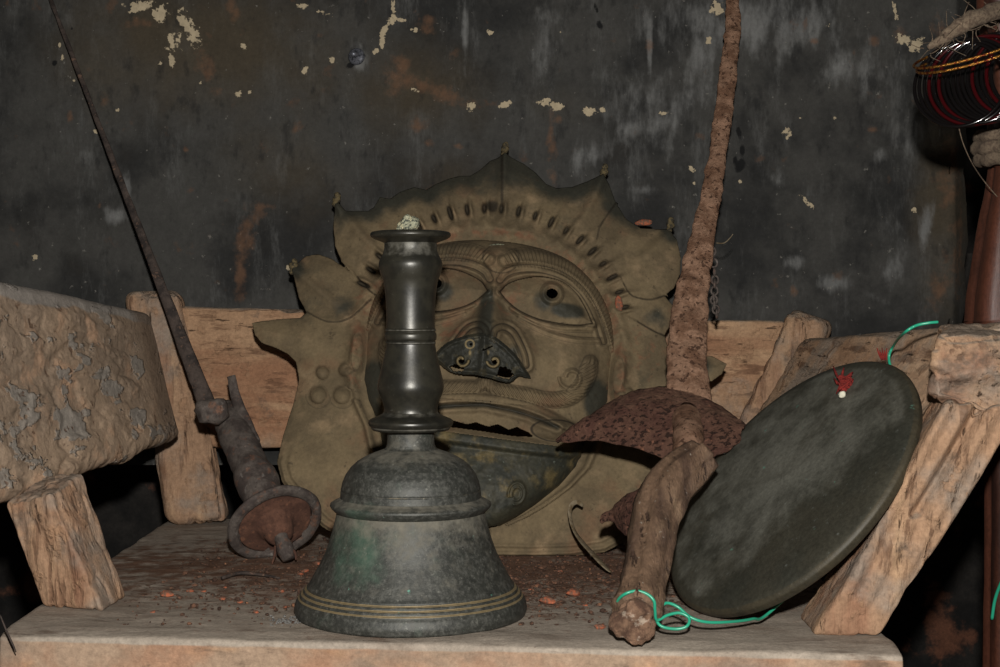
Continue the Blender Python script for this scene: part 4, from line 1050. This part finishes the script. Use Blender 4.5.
red_ = 'dark red glass bangle in the row hanging beside the pillar'
reds = {3: 'bright red glass bangle, leftmost red one of the hanging row', 5: 'dark red glass bangle, second red one from the left in the hanging row'}
for i in range(17):
    x, y, dy = 960+4.9*i, 84-.9*i, .004-.0015*i
    if i == 0: m, lb = M_glass_black, 'outermost black glass bangle, leftmost of the hanging row'
    elif i in reds: m, lb = M_glass_red, reds[i]
    elif i in (12, 15): m, lb = M_glass_red, red_
    else: m, lb = M_glass_black, blk
    bangle(P(x, y, YB+dy), (-.42+.03*math.sin(i*2.1), -.86, .18+.05*math.cos(i*1.7)), .0455, .0027, m, lb)
for k, (x, y) in enumerate(((966, 52), (969, 57))):
    bangle(P(x, y, YB-.02+.0*k), (-.30, -.22, .93), .052, .0019, M_gold, ('upper gilt bangle tilted across the top of the bangles', 'lower gilt bangle tilted across the top of the bangles')[k], 'gilt bangles across the top')
V, Fc = tube([P(958, 124, .03), P(963, 143, .04), P(972, 163, .06), P(984, 181, .09), P(1000, 200, .10)], .0006, 6, 6)
o = mesh('dusty_thread', V, Fc, M_rope); recenter(o); setp(o, 'thin dusty cobwebbed thread slanting down below the bangles', 'thread')
V, Fc = tube([P(1012, 560, .062), P(1001, 583, .085), P(995, 600, .098), P(992, 619, .105)], .0018, 8, 8)
o = mesh('green_wire', V, Fc, M_wire); recenter(o); setp(o, 'short loose end of green wire hanging on the pillar at lower right', 'wire')
# steel peg in the wall
V, Fc = lathe([(.0001, -.006), (.0035, -.005), (.004, .0), (.012, .001), (.0125, .003), (.010, .006), (.006, .0075), (.004, .016), (.003, .020), (.0001, .0205)], 28, P(357, 57, WY-.002), frame((-.2, -1, .1)))
o = mesh('wall_peg', V, Fc, M_steel); recenter(o); setp(o, 'small grey metal peg stuck in the black wall above the mask', 'peg')

# ------------------------------------------------------------------ litter on the seat
def ground_bits(n, rad, area, seed):
    r = random.Random(seed); mb = MB(); k = 0
    while k < n:
        x, y = area(r)
        if math.hypot(x-bx, y) < .118: continue
        s_ = rad(r); V, Fc = rock((x, y, -.0005), s_, r.randrange(1000), (r.uniform(.7, 1.5), r.uniform(.6, 1.1), r.uniform(.35, .8)), r.uniform(0, 6), 1); mb.add(V, Fc); k += 1
    return mb
def area(r):
    q = r.random()
    if q < .75: return r.gauss(-.02, .19), r.gauss(.20, .13)
    return r.uniform(-.38, .24), r.uniform(-.06, .5)
def area_c(r):
    while True:
        x, y = area(r)
        if -.38 < x < .26 and -.06 < y < .52: return x, y
mb = ground_bits(4200, lambda r: min(.0045, .0006+abs(r.gauss(0, .0012))), area_c, 4)
o = mb.build('rust_crumbs', M_crumb, smooth=False); setp(o, 'rust-brown crumbs and grit strewn over the seat plank', 'grit', kind='stuff')
chips = [(167, 597, 7, 'flat orange clay chip lying by the left arm post'), (573, 596, 8, 'orange clay chip lying right of the bell'), (548, 604, 8, 'flattest orange clay chip nearest the bell on its right side'), (634, 572, 3, None), (470, 566, 3, None), (190, 592, 4, None), (222, 600, 4, None), (256, 613, 3, None), (282, 592, 4, None), (300, 575, 4, None), (204, 592, 3, None), (285, 608, 3, None), (240, 603, 3, None), (305, 572, 5, None), (318, 565, 5, None), (600, 629, 5, 'orange clay chip at the front edge beside the grip end'), (537, 586, 3, None), (560, 572, 3, None), (530, 590, 2.5, None), (585, 606, 3, None), (153, 613, 3, None), (225, 588, 2.5, None)]
for i, (x, y, s_, lb) in enumerate(chips):
    c = G(x, y); V, Fc = rock((c[0], c[1], -.0004), s_*1.05e-3, 60+i, (1.1, .8, .45), i*1.3)
    o = mesh('clay_chip', V, Fc, M_clay, smooth=False); recenter(o); setp(o, lb or 'small orange clay crumb scattered on the dusty seat plank', 'clay chip', 'clay chips on the seat')
mb = MB(); r = random.Random(8)
for k in range(90):
    x, y = r.gauss(287, 9), r.gauss(621, 2.5); c = G(x, y); V, Fc = rock((c[0], c[1], -.0003), r.uniform(.0008, .0018), k, (1, 1, .6), 0, 1); mb.add(V, Fc)
o = mb.build('ash_pile', M_ash, smooth=False); setp(o, 'small sprinkle of grey ash at the left foot of the bell', 'ash', kind='stuff')
# curled strip of dry leaf in front of the mask
cp = [P(583, 506, .30), P(577, 502, .295), P(571, 506, .29), P(570, 516, .285), P(574, 530, .27), P(583, 543, .25), P(594, 555, .22), P(604, 566, .19), P(610, 572, .18)]
cp = [(a, b, max(c, .002)) for a, b, c in cp]
V, Fc = tube(cp, [.0018, .003, .0035, .003, .0035, .006, .007, .0065, .003], 8, 10, .0004, 120, flat=(.22, 1), up=(.2, -1, .2)); V[:, 2] = np.maximum(V[:, 2], .001)
o = mesh('dry_leaf_strip', V, Fc, M_leaf); recenter(o); setp(o, 'curled strip of dry leaf in front of the mask collar', 'leaf strip')
V, Fc = tube([G(222, 578, .004), G(240, 573, .005), G(262, 575, .004), G(280, 578, .003)], [.002, .0022, .0018, .001], 6, 8, .0006, 150); V[:, 2] = np.maximum(V[:, 2], .0005)
o = mesh('dead_twig', V, Fc, M_ironblade); recenter(o); setp(o, 'dark dead twig lying in front of the disc pommel', 'twig')
V, Fc = tube([P(0, 615, -.12), P(7, 632, -.125), P(13, 645, -.13), P(16, 652, -.13)], [.0008, .0009, .0009, .0005], 6, 6)
o = mesh('dead_twig', V, Fc, M_ironblade); recenter(o); setp(o, 'thin dark twig hanging over the left front corner of the seat', 'twig')
c0, c1 = mplane(np.array(486.), np.array(251.), np.array(42.)), mplane(np.array(504.), np.array(249.), np.array(42.))
V, Fc = tube([c0, (c0+c1)/2+(0, 0, .001), c1], [.0025, .0035, .003], 6, 10, .0008, 150)
o = mesh('pale_splinter', V, Fc, M_white if False else M_lump); recenter(o); setp(o, 'pale splinter resting on the brow of the mask', 'splinter')
c0 = mplane(np.array(644.), np.array(224.), np.array(6.)); V, Fc = rock(c0-np.array((0, 0, .003)), .011, 5, (1.2, .35, .35), .0); V = V@np.array(((1, 0, .0), (0, 1, 0), (0, 0, 1)))
o = mesh('clay_flake', V, Fc, M_clay); recenter(o); setp(o, 'bright orange clay flake caught on the right petal of the mask halo', 'flake')
c0 = mplane(np.array(617.), np.array(308.), np.array(22.)); V, Fc = rock(c0-np.array((0, 0, .008)), .008, 8, (.7, .5, 1.5))
o = mesh('clay_flake', V, Fc, M_clay); recenter(o); setp(o, 'orange clay flake lodged beside the right eyebrow of the mask', 'flake')

# ------------------------------------------------------------------ light: the photographer's flash just above the lens, and a trace of room light
ld = bpy.data.lights.new('flash', 'POINT'); ld.energy = 132; ld.shadow_soft_size = .018; ld.color = (1, .97, .93)
lo = bpy.data.objects.new('flash', ld); COL.objects.link(lo); lo.location = (.01, -1.5, .31+.145)
wd = bpy.data.worlds.new('room_dark'); SC.world = wd; wd.use_nodes = True
wd.node_tree.nodes['Background'].inputs[0].default_value = (1, .97, .94, 1); wd.node_tree.nodes['Background'].inputs[1].default_value = .02
vs = SC.view_settings
vs.view_transform = 'Standard'; vs.look = 'None'; vs.gamma = 1; vs.exposure = 0; vs.use_curve_mapping = False
